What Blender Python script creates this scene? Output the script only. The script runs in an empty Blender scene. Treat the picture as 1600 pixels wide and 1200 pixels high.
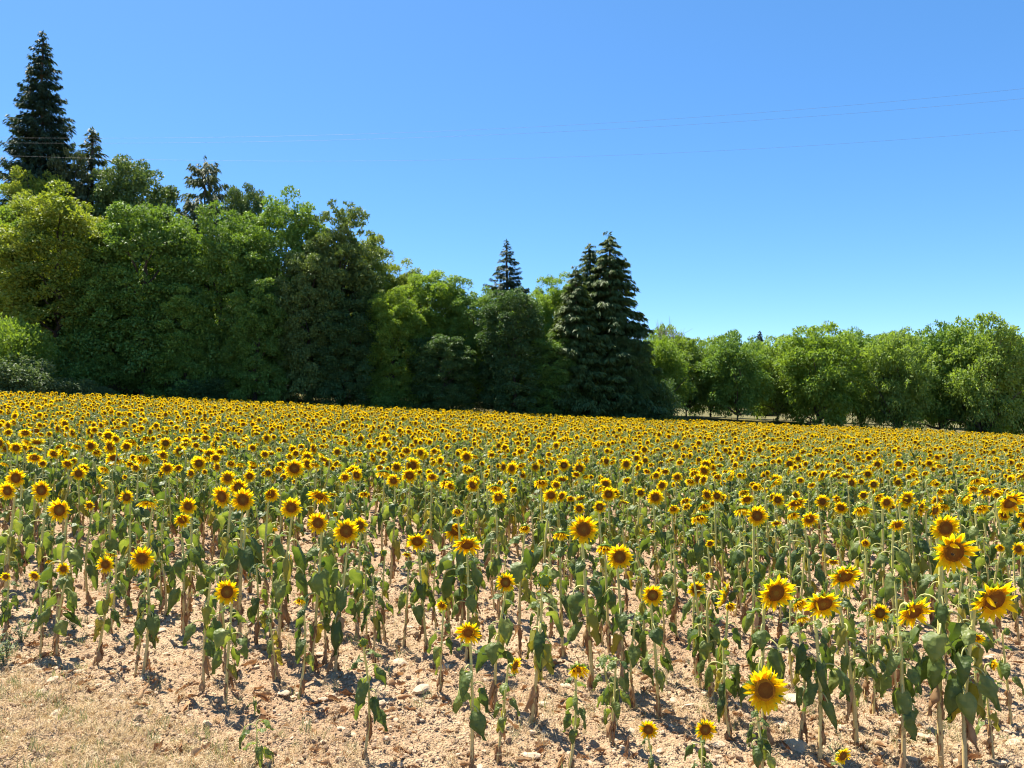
import bpy, math, random
import numpy as np
from mathutils import Vector, Matrix, Euler

# ------------------------------------------------------------------ camera, sky, sun, exposure
S = bpy.context.scene
COL = S.collection
FPX = 1202.0
CAM_H = 2.2
PITCH = math.atan(24.0 / FPX)
cam_d = bpy.data.cameras.new('camera')
cam_d.sensor_width = 36.0
cam_d.lens = FPX / 1600 * 36
cam_d.clip_start = 0.05
cam_d.clip_end = 5000
cam = bpy.data.objects.new('camera', cam_d)
cam.location = (0, 0, CAM_H)
cam.rotation_euler = (math.pi / 2 + PITCH, 0, 0)
COL.objects.link(cam)
S.camera = cam

SUN_EL = math.radians(62)
SUN_AZ = math.radians(-38)          # from +Y towards +X (negative: to the left)
W = bpy.data.worlds.new('World')
S.world = W
W.use_nodes = True
nt = W.node_tree
nt.nodes.clear()
sky = nt.nodes.new('ShaderNodeTexSky')
sky.sky_type = 'NISHITA'
sky.sun_disc = False
sky.sun_elevation = SUN_EL
sky.sun_rotation = SUN_AZ
sky.altitude = 1500
sky.air_density = 0.7
sky.dust_density = 0.5
sky.ozone_density = 6.0
hsv = nt.nodes.new('ShaderNodeHueSaturation')
hsv.inputs['Saturation'].default_value = 1.33
hsv.inputs['Hue'].default_value = 0.5
gam = nt.nodes.new('ShaderNodeGamma')
gam.inputs['Gamma'].default_value = 0.72
bg = nt.nodes.new('ShaderNodeBackground')
bg.inputs['Strength'].default_value = 0.146
wo = nt.nodes.new('ShaderNodeOutputWorld')
nt.links.new(sky.outputs[0], gam.inputs['Color'])
nt.links.new(gam.outputs[0], hsv.inputs['Color'])
nt.links.new(hsv.outputs[0], bg.inputs[0])
nt.links.new(bg.outputs[0], wo.inputs[0])

sd = bpy.data.lights.new('sun', 'SUN')
sd.energy = 4.6
sd.angle = math.radians(0.55)
sd.color = (1.0, 0.93, 0.79)
sun = bpy.data.objects.new('sun', sd)
SUN_DIR = Vector((math.sin(SUN_AZ) * math.cos(SUN_EL), math.cos(SUN_AZ) * math.cos(SUN_EL), math.sin(SUN_EL)))
sun.rotation_euler = SUN_DIR.to_track_quat('Z', 'Y').to_euler()
sun.location = SUN_DIR * 100
COL.objects.link(sun)

S.view_settings.view_transform = 'Standard'
S.view_settings.look = 'None'
S.view_settings.exposure = 1.42
S.view_settings.gamma = 1.0
S.cycles.filter_width = 1.15
S.cycles.max_bounces = 6
S.cycles.diffuse_bounces = 4
S.cycles.glossy_bounces = 2
S.cycles.transmission_bounces = 4

# ------------------------------------------------------------------ helpers
RIGHT = np.array([1.0, 0, 0])
FWD = np.array([0, math.cos(PITCH), math.sin(PITCH)])
UPV = np.array([0, -math.sin(PITCH), math.cos(PITCH)])


def at(px, py, Y):
    d = RIGHT * ((px - 800) / FPX) + FWD + UPV * ((600 - py) / FPX)
    return np.array([0, 0, CAM_H]) + d * (Y / d[1])


def proj(p):
    q = np.asarray(p, float) - np.array([0, 0, CAM_H])
    z = q @ FWD
    return 800 + FPX * (q @ RIGHT) / z, 600 - FPX * (q @ UPV) / z


def sstep(a, b, x):
    t = np.clip((x - a) / (b - a), 0, 1)
    return t * t * (3 - 2 * t)


def y_edge(x):
    return 60 + 0.22 * np.clip(x, -45, 40)


def G(x, y):
    x = np.asarray(x, float)
    y = np.asarray(y, float)
    xc = np.clip(x, -90, 90)
    z = np.where(xc < 0, -0.05 * xc, -0.045 * xc)
    e = y - y_edge(x)
    z = z + 1.25 * sstep(0.5, 10, e)
    z = z + 4.5 * sstep(0, 40, e) * sstep(0, -50, x)
    return z


def hash2(i, j, seed):
    n = (i.astype(np.int64) * 374761393 + j.astype(np.int64) * 668265263 + seed * 974634777) & 0x7fffffff
    n = ((n ^ (n >> 13)) * 1274126177) & 0x7fffffff
    return ((n ^ (n >> 16)) & 0xffff) / 65535.0


def vnoise(x, y, seed=0):
    i = np.floor(x); j = np.floor(y)
    fx = x - i; fy = y - j
    fx = fx * fx * (3 - 2 * fx); fy = fy * fy * (3 - 2 * fy)
    a = hash2(i, j, seed); b = hash2(i + 1, j, seed); c = hash2(i, j + 1, seed); d = hash2(i + 1, j + 1, seed)
    return (a * (1 - fx) + b * fx) * (1 - fy) + (c * (1 - fx) + d * fx) * fy


def bisect_depth(fn, lo=3.0, hi=80.0):
    # fn(D) decreasing through zero
    for _ in range(50):
        m = (lo + hi) / 2
        if fn(m) > 0:
            lo = m
        else:
            hi = m
    return (lo + hi) / 2


def depth_from_base(px, py):
    def f(D):
        x = (px - 800) / FPX * D
        return proj((x, D, float(G(x, D))))[1] - py
    return bisect_depth(f)


def depth_from_height(px, py, h):
    def f(D):
        x = (px - 800) / FPX * D
        return proj((x, D, float(G(x, D)) + h))[1] - py
    return bisect_depth(f)


def tag(o, label=None, cat=None, group=None, kind=None):
    if label: o['label'] = label
    if cat: o['category'] = cat
    if group: o['group'] = group
    if kind: o['kind'] = kind
    return o


# ------------------------------------------------------------------ materials
def new_mat(name):
    m = bpy.data.materials.new(name)
    m.use_nodes = True
    t = m.node_tree
    t.nodes.clear()
    return m, t


def nd(t, typ, **kw):
    n = t.nodes.new(typ)
    for k, v in kw.items():
        setattr(n, k, v)
    return n


def ramp(t, stops, src):
    r = nd(t, 'ShaderNodeValToRGB')
    el = r.color_ramp.elements
    while len(el) < len(stops):
        el.new(0.5)
    for e, (p, c) in zip(el, stops):
        e.position = p
        e.color = (*c, 1)
    t.links.new(src, r.inputs[0])
    return r.outputs[0]


def foliage(name, stops, trans=0.35, tcol=None, rough=0.55, spec=0.25, noise_scale=0.0, rand=0.25, tint_w=0.6, bump=0.0):
    """leaf-like surface: colour from the per-face tint and a per-copy random, part of the light passes through"""
    m, t = new_mat(name)
    at_ = nd(t, 'ShaderNodeAttribute', attribute_name='tint')
    oi = nd(t, 'ShaderNodeObjectInfo')
    ma = nd(t, 'ShaderNodeMath', operation='MULTIPLY'); ma.inputs[1].default_value = tint_w
    t.links.new(at_.outputs['Fac'], ma.inputs[0])
    mb = nd(t, 'ShaderNodeMath', operation='MULTIPLY_ADD'); mb.inputs[1].default_value = rand
    t.links.new(oi.outputs['Random'], mb.inputs[0]); t.links.new(ma.outputs[0], mb.inputs[2])
    src = mb.outputs[0]
    if noise_scale:
        tc = nd(t, 'ShaderNodeTexCoord')
        no = nd(t, 'ShaderNodeTexNoise'); no.inputs['Scale'].default_value = noise_scale; no.inputs['Detail'].default_value = 2
        t.links.new(tc.outputs['Object'], no.inputs['Vector'])
        mc = nd(t, 'ShaderNodeMath', operation='MULTIPLY_ADD'); mc.inputs[1].default_value = 0.5
        t.links.new(no.outputs['Fac'], mc.inputs[0]); t.links.new(src, mc.inputs[2])
        md = nd(t, 'ShaderNodeMath', operation='SUBTRACT'); md.inputs[1].default_value = 0.22
        t.links.new(mc.outputs[0], md.inputs[0])
        src = md.outputs[0]
    col = ramp(t, stops, src)
    p = nd(t, 'ShaderNodeBsdfPrincipled')
    p.inputs['Roughness'].default_value = rough
    p.inputs['Specular IOR Level'].default_value = spec
    t.links.new(col, p.inputs['Base Color'])
    if bump:     # puckered surface between the veins
        nb = nd(t, 'ShaderNodeTexVoronoi'); nb.inputs['Scale'].default_value = 42
        t.links.new(tc.outputs['Object'], nb.inputs['Vector'])
        bu = nd(t, 'ShaderNodeBump'); bu.inputs['Strength'].default_value = bump; bu.inputs['Distance'].default_value = 0.012
        t.links.new(nb.outputs['Distance'], bu.inputs['Height']); t.links.new(bu.outputs[0], p.inputs['Normal'])
    out = nd(t, 'ShaderNodeOutputMaterial')
    if trans > 0:
        tr = nd(t, 'ShaderNodeBsdfTranslucent')
        mx = nd(t, 'ShaderNodeMix', data_type='RGBA', blend_type='MULTIPLY')
        mx.inputs[0].default_value = 1.0
        t.links.new(col, mx.inputs[6])
        mx.inputs[7].default_value = (*(tcol or (1.5, 1.5, 0.6)), 1)
        t.links.new(mx.outputs[2], tr.inputs['Color'])
        ms = nd(t, 'ShaderNodeMixShader'); ms.inputs[0].default_value = trans
        t.links.new(p.outputs[0], ms.inputs[1]); t.links.new(tr.outputs[0], ms.inputs[2])
        t.links.new(ms.outputs[0], out.inputs[0])
    else:
        t.links.new(p.outputs[0], out.inputs[0])
    return m


def bark(name, c0, c1, scale=6):
    m, t = new_mat(name)
    tc = nd(t, 'ShaderNodeTexCoord')
    mp = nd(t, 'ShaderNodeMapping'); mp.inputs['Scale'].default_value = (1, 1, 0.2)
    no = nd(t, 'ShaderNodeTexNoise'); no.inputs['Scale'].default_value = scale; no.inputs['Detail'].default_value = 6
    t.links.new(tc.outputs['Object'], mp.inputs[0]); t.links.new(mp.outputs[0], no.inputs['Vector'])
    p = nd(t, 'ShaderNodeBsdfPrincipled'); p.inputs['Roughness'].default_value = 0.9
    t.links.new(ramp(t, [(0.3, c0), (0.7, c1)], no.outputs['Fac']), p.inputs['Base Color'])
    bu = nd(t, 'ShaderNodeBump'); bu.inputs['Strength'].default_value = 0.6
    t.links.new(no.outputs['Fac'], bu.inputs['Height']); t.links.new(bu.outputs[0], p.inputs['Normal'])
    out = nd(t, 'ShaderNodeOutputMaterial'); t.links.new(p.outputs[0], out.inputs[0])
    return m


def soil_mat(name, stops, bump=0.5, far=False):
    m, t = new_mat(name)
    tc = nd(t, 'ShaderNodeTexCoord')
    n1 = nd(t, 'ShaderNodeTexNoise'); n1.inputs['Scale'].default_value = 0.35 if far else 0.9; n1.inputs['Detail'].default_value = 5
    n2 = nd(t, 'ShaderNodeTexNoise'); n2.inputs['Scale'].default_value = 5 if far else 26; n2.inputs['Detail'].default_value = 8; n2.inputs['Roughness'].default_value = 0.7
    n3 = nd(t, 'ShaderNodeTexVoronoi'); n3.inputs['Scale'].default_value = 16 if far else 70
    for n in (n1, n2, n3):
        t.links.new(tc.outputs['Object'], n.inputs['Vector'])
    a = nd(t, 'ShaderNodeMath', operation='MULTIPLY_ADD'); a.inputs[1].default_value = 0.45
    b = nd(t, 'ShaderNodeMath', operation='MULTIPLY'); b.inputs[1].default_value = 0.55
    t.links.new(n2.outputs['Fac'], b.inputs[0])
    t.links.new(n1.outputs['Fac'], a.inputs[0]); t.links.new(b.outputs[0], a.inputs[2])
    col = ramp(t, stops, a.outputs[0])
    p = nd(t, 'ShaderNodeBsdfPrincipled'); p.inputs['Roughness'].default_value = 0.95; p.inputs['Specular IOR Level'].default_value = 0.1
    t.links.new(col, p.inputs['Base Color'])
    ad = nd(t, 'ShaderNodeMath', operation='ADD')
    t.links.new(n2.outputs['Fac'], ad.inputs[0]); t.links.new(n3.outputs['Distance'], ad.inputs[1])
    bu = nd(t, 'ShaderNodeBump'); bu.inputs['Strength'].default_value = bump; bu.inputs['Distance'].default_value = 0.02
    t.links.new(ad.outputs[0], bu.inputs['Height']); t.links.new(bu.outputs[0], p.inputs['Normal'])
    out = nd(t, 'ShaderNodeOutputMaterial'); t.links.new(p.outputs[0], out.inputs[0])
    return m


MT = {}
MT['petal'] = foliage('petal', [(0.0, (0.88, 0.43, 0.003)), (0.5, (0.95, 0.62, 0.006)), (1.0, (0.96, 0.73, 0.014))], trans=0.6, tcol=(1.04, 1.04, 0.6), rough=0.6, spec=0.15, rand=0.1, tint_w=0.9)
MT['disc'] = foliage('disc', [(0.0, (0.22, 0.16, 0.025)), (0.35, (0.17, 0.072, 0.012)), (0.8, (0.13, 0.045, 0.008)), (1.0, (0.34, 0.15, 0.010))], trans=0.0, rough=0.9, spec=0.1, noise_scale=60, rand=0.3, tint_w=0.8)
MT['bract'] = foliage('bract', [(0.0, (0.09, 0.16, 0.03)), (1.0, (0.22, 0.32, 0.08))], trans=0.3, rough=0.6)
MT['leaf'] = foliage('sunflower_leaf', [(0.0, (0.034, 0.062, 0.016)), (0.4, (0.070, 0.115, 0.030)), (0.7, (0.15, 0.20, 0.052)), (1.0, (0.30, 0.33, 0.10))], trans=0.40, tcol=(1.8, 1.7, 0.6), rough=0.48, spec=0.4, bump=0.5, noise_scale=14, rand=0.45, tint_w=0.5)
MT['leaf_pale'] = foliage('fading_leaf', [(0.0, (0.16, 0.20, 0.04)), (0.6, (0.30, 0.28, 0.05)), (1.0, (0.45, 0.33, 0.04))], trans=0.35, tcol=(1.4, 1.3, 0.6), noise_scale=12, rand=0.4)
MT['dry'] = foliage('dry_leaf', [(0.0, (0.16, 0.075, 0.035)), (0.5, (0.32, 0.175, 0.085)), (1.0, (0.54, 0.37, 0.20))], trans=0.2, tcol=(1.2, 1.0, 0.8), rough=0.9, spec=0.1, noise_scale=25, rand=0.5)
MT['stem'] = foliage('stem', [(0.0, (0.50, 0.32, 0.15)), (0.25, (0.58, 0.45, 0.19)), (0.5, (0.60, 0.52, 0.17)), (1.0, (0.54, 0.53, 0.16))], trans=0.0, rough=0.6, rand=0.2, tint_w=0.85)
MT['petiole'] = foliage('petiole', [(0.0, (0.46, 0.47, 0.17)), (1.0, (0.58, 0.54, 0.22))], trans=0.15, rough=0.6, rand=0.4)
MT['straw'] = foliage('straw', [(0.0, (0.42, 0.30, 0.16)), (0.5, (0.58, 0.45, 0.26)), (1.0, (0.70, 0.58, 0.37))], trans=0.2, tcol=(1.1, 1.0, 0.8), rough=0.8, spec=0.15, rand=0.5)
MT['weed'] = foliage('weed_green', [(0.0, (0.12, 0.17, 0.09)), (1.0, (0.26, 0.29, 0.16))], trans=0.25, rough=0.7, rand=0.4)
MT['soil'] = soil_mat('dry_soil', [(0.28, (0.19, 0.11, 0.062)), (0.42, (0.355, 0.23, 0.138)), (0.58, (0.465, 0.34, 0.215)), (0.74, (0.66, 0.53, 0.375))], 0.9)
MT['ground'] = soil_mat('dry_grass_ground', [(0.35, (0.06, 0.075, 0.02)), (0.5, (0.13, 0.115, 0.045)), (0.65, (0.21, 0.165, 0.08))], 0.3, far=True)
MT['clod'] = soil_mat('clod_soil', [(0.25, (0.27, 0.165, 0.095)), (0.5, (0.43, 0.295, 0.185)), (0.75, (0.62, 0.485, 0.335))], 0.5)
MT['stone'] = soil_mat('limestone', [(0.25, (0.40, 0.28, 0.18)), (0.5, (0.55, 0.42, 0.29)), (0.75, (0.68, 0.56, 0.42))], 0.35)
MT['bark'] = bark('bark', (0.045, 0.033, 0.024), (0.12, 0.095, 0.07))
MT['bark_pale'] = bark('pale_bark', (0.14, 0.12, 0.09), (0.28, 0.25, 0.2))
G_STOPS = lambda a, b, c: [(0.0, a), (0.5, b), (1.0, c)]
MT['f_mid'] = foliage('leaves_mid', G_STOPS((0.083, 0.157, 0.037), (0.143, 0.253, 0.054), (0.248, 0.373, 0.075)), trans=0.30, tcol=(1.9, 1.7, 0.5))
MT['f_yellow'] = foliage('leaves_yellow', G_STOPS((0.105, 0.166, 0.031), (0.186, 0.252, 0.046), (0.290, 0.330, 0.067)), trans=0.36, tcol=(1.9, 1.7, 0.5))
MT['f_bright'] = foliage('leaves_bright', G_STOPS((0.095, 0.174, 0.036), (0.164, 0.255, 0.049), (0.249, 0.329, 0.068)), trans=0.42, tcol=(1.9, 1.8, 0.5))
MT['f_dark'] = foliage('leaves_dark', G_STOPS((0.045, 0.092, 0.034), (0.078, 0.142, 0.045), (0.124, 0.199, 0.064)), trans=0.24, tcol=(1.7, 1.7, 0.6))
MT['f_olive'] = foliage('leaves_olive', G_STOPS((0.072, 0.123, 0.040), (0.119, 0.181, 0.055), (0.190, 0.258, 0.072)), trans=0.24, tcol=(1.6, 1.5, 0.6))
MT['f_walnut'] = foliage('leaves_walnut', G_STOPS((0.111, 0.176, 0.043), (0.187, 0.273, 0.066), (0.298, 0.375, 0.106)), trans=0.40, tcol=(1.7, 1.7, 0.5), rand=0.5, tint_w=0.5)
MT['f_grey'] = foliage('leaves_grey', G_STOPS((0.065, 0.108, 0.038), (0.108, 0.162, 0.062), (0.162, 0.216, 0.086)), trans=0.28, tcol=(1.4, 1.4, 0.7))
MT['f_spruce'] = foliage('needles_blue', G_STOPS((0.026, 0.051, 0.028), (0.044, 0.081, 0.041), (0.073, 0.117, 0.050)), trans=0.15, rough=0.6)
MT['f_cypress'] = foliage('needles_olive', G_STOPS((0.061, 0.099, 0.031), (0.101, 0.157, 0.044), (0.175, 0.229, 0.064)), trans=0.22, rough=0.6, tcol=(1.6, 1.5, 0.6))
MT['f_pine'] = foliage('needles_pine', G_STOPS((0.063, 0.089, 0.041), (0.103, 0.134, 0.059), (0.158, 0.179, 0.079)), trans=0.18, rough=0.6)


def simple_mat(name, c, rough=0.6, metal=0.0):
    m, t = new_mat(name)
    p = nd(t, 'ShaderNodeBsdfPrincipled')
    no = nd(t, 'ShaderNodeTexNoise'); no.inputs['Scale'].default_value = 40
    t.links.new(ramp(t, [(0.3, tuple(x * 0.8 for x in c)), (0.7, c)], no.outputs['Fac']), p.inputs['Base Color'])
    p.inputs['Roughness'].default_value = rough; p.inputs['Metallic'].default_value = metal
    out = nd(t, 'ShaderNodeOutputMaterial'); t.links.new(p.outputs[0], out.inputs[0])
    return m


MT['cable'] = simple_mat('cable_metal', (0.16, 0.17, 0.19), 0.5)
MT['bee_dark'] = simple_mat('bee_dark', (0.02, 0.015, 0.012), 0.8)
MT['bee_band'] = simple_mat('bee_band', (0.35, 0.2, 0.03), 0.9)
MT['bee_wing'] = simple_mat('bee_wing', (0.25, 0.22, 0.18), 0.3)


# ------------------------------------------------------------------ mesh records
class Rec:
    """vertices, faces, material per face, tint per face"""
    def __init__(s):
        s.V = []; s.F = []; s.M = []; s.T = []

    def add(s, V, F, mat, T):
        o = len(s.V)
        s.V.extend([tuple(v) for v in V])
        s.F.extend([tuple(i + o for i in f) for f in F])
        s.M.extend([mat] * len(F))
        s.T.extend(list(T) if hasattr(T, '__len__') else [T] * len(F))
        return s

    def join(s, r, mtx):
        A = np.array(mtx)
        V = np.array(r.V) @ A[:3, :3].T + A[:3, 3]
        o = len(s.V)
        s.V.extend(map(tuple, V.tolist()))
        s.F.extend([tuple(i + o for i in f) for f in r.F])
        s.M.extend(r.M); s.T.extend(r.T)

    def mesh(s, name, smooth=True):
        me = bpy.data.meshes.new(name)
        me.from_pydata(s.V, [], s.F)
        mats = list(dict.fromkeys(s.M))
        for k in mats:
            me.materials.append(MT[k])
        ix = {k: i for i, k in enumerate(mats)}
        me.polygons.foreach_set('material_index', [ix[k] for k in s.M])
        a = me.attributes.new('tint', 'FLOAT', 'FACE')
        a.data.foreach_set('value', [float(x) for x in s.T])
        if smooth:
            me.polygons.foreach_set('use_smooth', [True] * len(s.F))
        me.update()
        return me


def tube(rec, pts, rad, sides, mat, tints, cap=True):
    pts = [Vector(p) for p in pts]
    n = len(pts)
    V = []
    ref = Vector((0.31, 0.87, 0.05)).normalized()
    for i, p in enumerate(pts):
        d = (pts[min(i + 1, n - 1)] - pts[max(i - 1, 0)]).normalized()
        u = d.cross(ref)
        if u.length < 1e-3:
            u = d.cross(Vector((1, 0, 0)))
        u.normalize(); w = d.cross(u)
        r = rad[i] if hasattr(rad, '__len__') else rad
        for k in range(sides):
            a = 2 * math.pi * k / sides
            V.append(p + (u * math.cos(a) + w * math.sin(a)) * r)
    F = []; T = []
    for i in range(n - 1):
        for k in range(sides):
            k2 = (k + 1) % sides
            F.append((i * sides + k, i * sides + k2, (i + 1) * sides + k2, (i + 1) * sides + k))
            T.append(tints[i] if hasattr(tints, '__len__') else tints)
    if cap:
        F.append(tuple(range((n - 1) * sides, n * sides))); T.append(T[-1])
    rec.add(V, F, mat, T)
    return rec


def link(name, me, parent=None, mtx=None):
    o = bpy.data.objects.new(name, me)
    COL.objects.link(o)
    if parent is not None:
        o.parent = parent
    if mtx is not None:
        o.matrix_basis = mtx
    return o


def np_mesh(name, V, F4, mat, tint, smooth=False):
    me = bpy.data.meshes.new(name)
    nv, nf = len(V), len(F4)
    k = F4.shape[1]
    me.vertices.add(nv); me.vertices.foreach_set('co', np.ascontiguousarray(V, np.float32).ravel())
    me.loops.add(nf * k); me.loops.foreach_set('vertex_index', np.ascontiguousarray(F4, np.int32).ravel())
    me.polygons.add(nf)
    me.polygons.foreach_set('loop_start', np.arange(0, nf * k, k, dtype=np.int32))
    me.polygons.foreach_set('loop_total', np.full(nf, k, np.int32))
    if mat is not None:
        me.materials.append(mat)
    a = me.attributes.new('tint', 'FLOAT', 'FACE')
    a.data.foreach_set('value', np.ascontiguousarray(tint, np.float32))
    if smooth:
        me.polygons.foreach_set('use_smooth', np.ones(nf, bool))
    me.update(calc_edges=True)
    me.validate()
    return me


# ------------------------------------------------------------------ geometry-node scatter for uncountable stuff
def scatter(name, pts, eul, scl, idx, protos, label, cat):
    col = bpy.data.collections.new(name + '_sources')
    for i, me in enumerate(protos):
        col.objects.link(bpy.data.objects.new('%s_source_%03d' % (name, i), me))
    me = bpy.data.meshes.new(name)
    n = len(pts)
    me.vertices.add(n)
    me.vertices.foreach_set('co', np.ascontiguousarray(pts, np.float32).ravel())
    a = me.attributes.new('rot', 'FLOAT_VECTOR', 'POINT'); a.data.foreach_set('vector', np.ascontiguousarray(eul, np.float32).ravel())
    a = me.attributes.new('scl', 'FLOAT_VECTOR', 'POINT'); a.data.foreach_set('vector', np.ascontiguousarray(scl, np.float32).ravel())
    a = me.attributes.new('idx', 'INT', 'POINT'); a.data.foreach_set('value', np.ascontiguousarray(idx, np.int32))
    ng = bpy.data.node_groups.new(name + '_nodes', 'GeometryNodeTree')
    ng.interface.new_socket('Geometry', in_out='INPUT', socket_type='NodeSocketGeometry')
    ng.interface.new_socket('Geometry', in_out='OUTPUT', socket_type='NodeSocketGeometry')
    gi = ng.nodes.new('NodeGroupInput'); go = ng.nodes.new('NodeGroupOutput')
    ci = ng.nodes.new('GeometryNodeCollectionInfo')
    ci.inputs['Collection'].default_value = col
    ci.inputs['Separate Children'].default_value = True
    ci.inputs['Reset Children'].default_value = True
    ip = ng.nodes.new('GeometryNodeInstanceOnPoints')
    ip.inputs['Pick Instance'].default_value = True

    def na(nm, ty):
        q = ng.nodes.new('GeometryNodeInputNamedAttribute'); q.data_type = ty; q.inputs['Name'].default_value = nm
        return next(o for o in q.outputs if o.enabled and o.name == 'Attribute')
    er = ng.nodes.new('FunctionNodeEulerToRotation')
    L = ng.links.new
    L(gi.outputs[0], ip.inputs['Points'])
    L(ci.outputs[0], ip.inputs['Instance'])
    L(na('idx', 'INT'), ip.inputs['Instance Index'])
    L(na('rot', 'FLOAT_VECTOR'), er.inputs[0]); L(er.outputs[0], ip.inputs['Rotation'])
    L(na('scl', 'FLOAT_VECTOR'), ip.inputs['Scale'])
    L(ip.outputs[0], go.inputs[0])
    o = link(name, me)
    md = o.modifiers.new('scatter', 'NODES'); md.node_group = ng
    tag(o, label, cat, kind='stuff')
    return o


# ------------------------------------------------------------------ ground
def build_ground():
    xs = np.concatenate([-np.geomspace(1500, 60, 24), np.linspace(-58, 58, 110), np.geomspace(60, 1500, 24)])
    ys = np.concatenate([np.linspace(-60, 18, 30), np.linspace(19, 130, 112), np.geomspace(133, 2500, 30)])
    X, Y = np.meshgrid(xs, ys)
    Z = G(X, Y) + 0.05 * (vnoise(X * 0.6, Y * 0.6, 3) - 0.5)
    Z -= 0.16 * sstep(19.5, 18.0, Y) * sstep(0.98, 0.9, np.abs(X) / np.maximum(Y + 1.0, 0.5))
    V = np.stack([X, Y, Z], -1).reshape(-1, 3)
    nx, ny = len(xs), len(ys)
    i = np.arange(ny - 1)[:, None] * nx + np.arange(nx - 1)[None]
    F = np.stack([i, i + 1, i + 1 + nx, i + nx], -1).reshape(-1, 4)
    me = np_mesh('ground', V, F, MT['ground'], np.zeros(len(F)), True)
    me.materials.append(MT['soil'])
    c = V[F].mean(1)
    infield = (c[:, 1] < y_edge(c[:, 0]) + 0.5)
    me.polygons.foreach_set('material_index', infield.astype(np.int32))
    o = link('ground', me)
    tag(o, 'dry pale grassy ground rolling away beyond and under the field', None, kind='structure')
    return o


def near_noise(X, Y):
    z = 0.05 * (vnoise(X * 1.3, Y * 1.3, 11) - 0.5)
    z += 0.03 * (vnoise(X * 4.5, Y * 4.5, 12) - 0.5)
    z += 0.05 * (vnoise(X * 11, Y * 11, 13) - 0.5)
    z += 0.05 * np.abs(vnoise(X * 24, Y * 24, 14) - 0.5)
    z += 0.016 * (vnoise(X * 55, Y * 55, 15) - 0.5)
    return z


def soil_z(x, y):
    return G(x, y) + near_noise(np.asarray(x, float), np.asarray(y, float))


def build_soil():
    t = np.arange(-1.02, 1.021, 0.0052)
    r = np.exp(np.arange(math.log(3.3), math.log(20.0), 0.0052))
    T, R = np.meshgrid(t, r)
    X = T * (R + 1.0); Y = R
    n = near_noise(X, Y)
    # clods as rounded bumps
    fade = sstep(20.0, 18.5, Y)
    Z = G(X, Y) + n * fade - 0.06 * sstep(18.5, 20, Y)
    V = np.stack([X, Y, Z], -1).reshape(-1, 3)
    nx, ny = len(t), len(r)
    i = np.arange(ny - 1)[:, None] * nx + np.arange(nx - 1)[None]
    F = np.stack([i, i + 1, i + 1 + nx, i + nx], -1).reshape(-1, 4)
    o = link('field_soil', np_mesh('field_soil', V, F, MT['soil'], np.zeros(len(F)), False))
    tag(o, 'dry reddish stony soil of the sunflower field', None, kind='structure')
    return o


def rock_mesh(name, seed, mat, sub=2, rough=0.28, flat=0.65):
    import bmesh
    bm = bmesh.new()
    bmesh.ops.create_icosphere(bm, subdivisions=sub, radius=1.0)
    rg = random.Random(seed)
    offs = [(Vector((rg.gauss(0, 1), rg.gauss(0, 1), rg.gauss(0, 1))).normalized(), rg.uniform(0.55, 0.95)) for _ in range(7)]
    sx, sy = rg.uniform(0.7, 1.0), rg.uniform(0.75, 1.3)
    for v in bm.verts:
        p = v.co.copy()
        for d, lim in offs:          # chop facets
            k = p.dot(d)
            if k > lim:
                p -= d * (k - lim) * 0.85
        p *= 1 + rg.uniform(-rough, rough) * 0.25
        v.co = Vector((p.x * sx, p.y * sy, p.z * flat))
    me = bpy.data.meshes.new(name)
    bm.to_mesh(me); bm.free()
    me.materials.append(MT[mat])
    a = me.attributes.new('tint', 'FLOAT', 'FACE')
    return me


FIELD_V = 3.55


def vdist(x, y):
    return 0.47 * x + 0.88 * y


ground = build_ground()
field_soil = build_soil()
rng = np.random.default_rng(5)
R_ = random.Random(77)


def wedge_pts(n, y0, y1, margin, power=1.0):
    """random ground points, denser towards the viewer"""
    y = y0 * (y1 / y0) ** (rng.random(n) ** power)
    x = (rng.random(n) * 2 - 1) * (0.70 * y + margin)
    return x, y


def build_clods():
    protos = [rock_mesh('clod_%d' % i, 100 + i, 'clod', 1, 0.5, 0.7) for i in range(6)] + [rock_mesh('pebble_%d' % i, 200 + i, 'stone', 1, 0.3, 0.6) for i in range(3)]
    x, y = wedge_pts(60000, 4.0, 17.0, 0.8)
    keep = (vnoise(x * 1.1, y * 1.1, 31) * 0.7 + rng.random(len(x)) * 0.6) > 0.42
    x, y = x[keep], y[keep]
    n = len(x)
    s = 0.007 + 0.017 * rng.random(n) ** 2.5 + 0.026 * (rng.random(n) > 0.93) * rng.random(n)
    s *= np.clip(y / 8, 0.85, 1.35)
    pts = np.stack([x, y, soil_z(x, y) + s * 0.15], -1)
    eul = np.stack([rng.normal(0, 0.35, n), rng.normal(0, 0.35, n), rng.random(n) * 6.28], -1)
    idx = np.where(rng.random(n) > 0.10, rng.integers(0, 6, n), rng.integers(6, 9, n))
    scatter('soil_clods', pts, eul, np.stack([s, s, s], -1), idx, protos, 'small crumbled earth clods and pebbles strewn over the field', 'clods')


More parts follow.
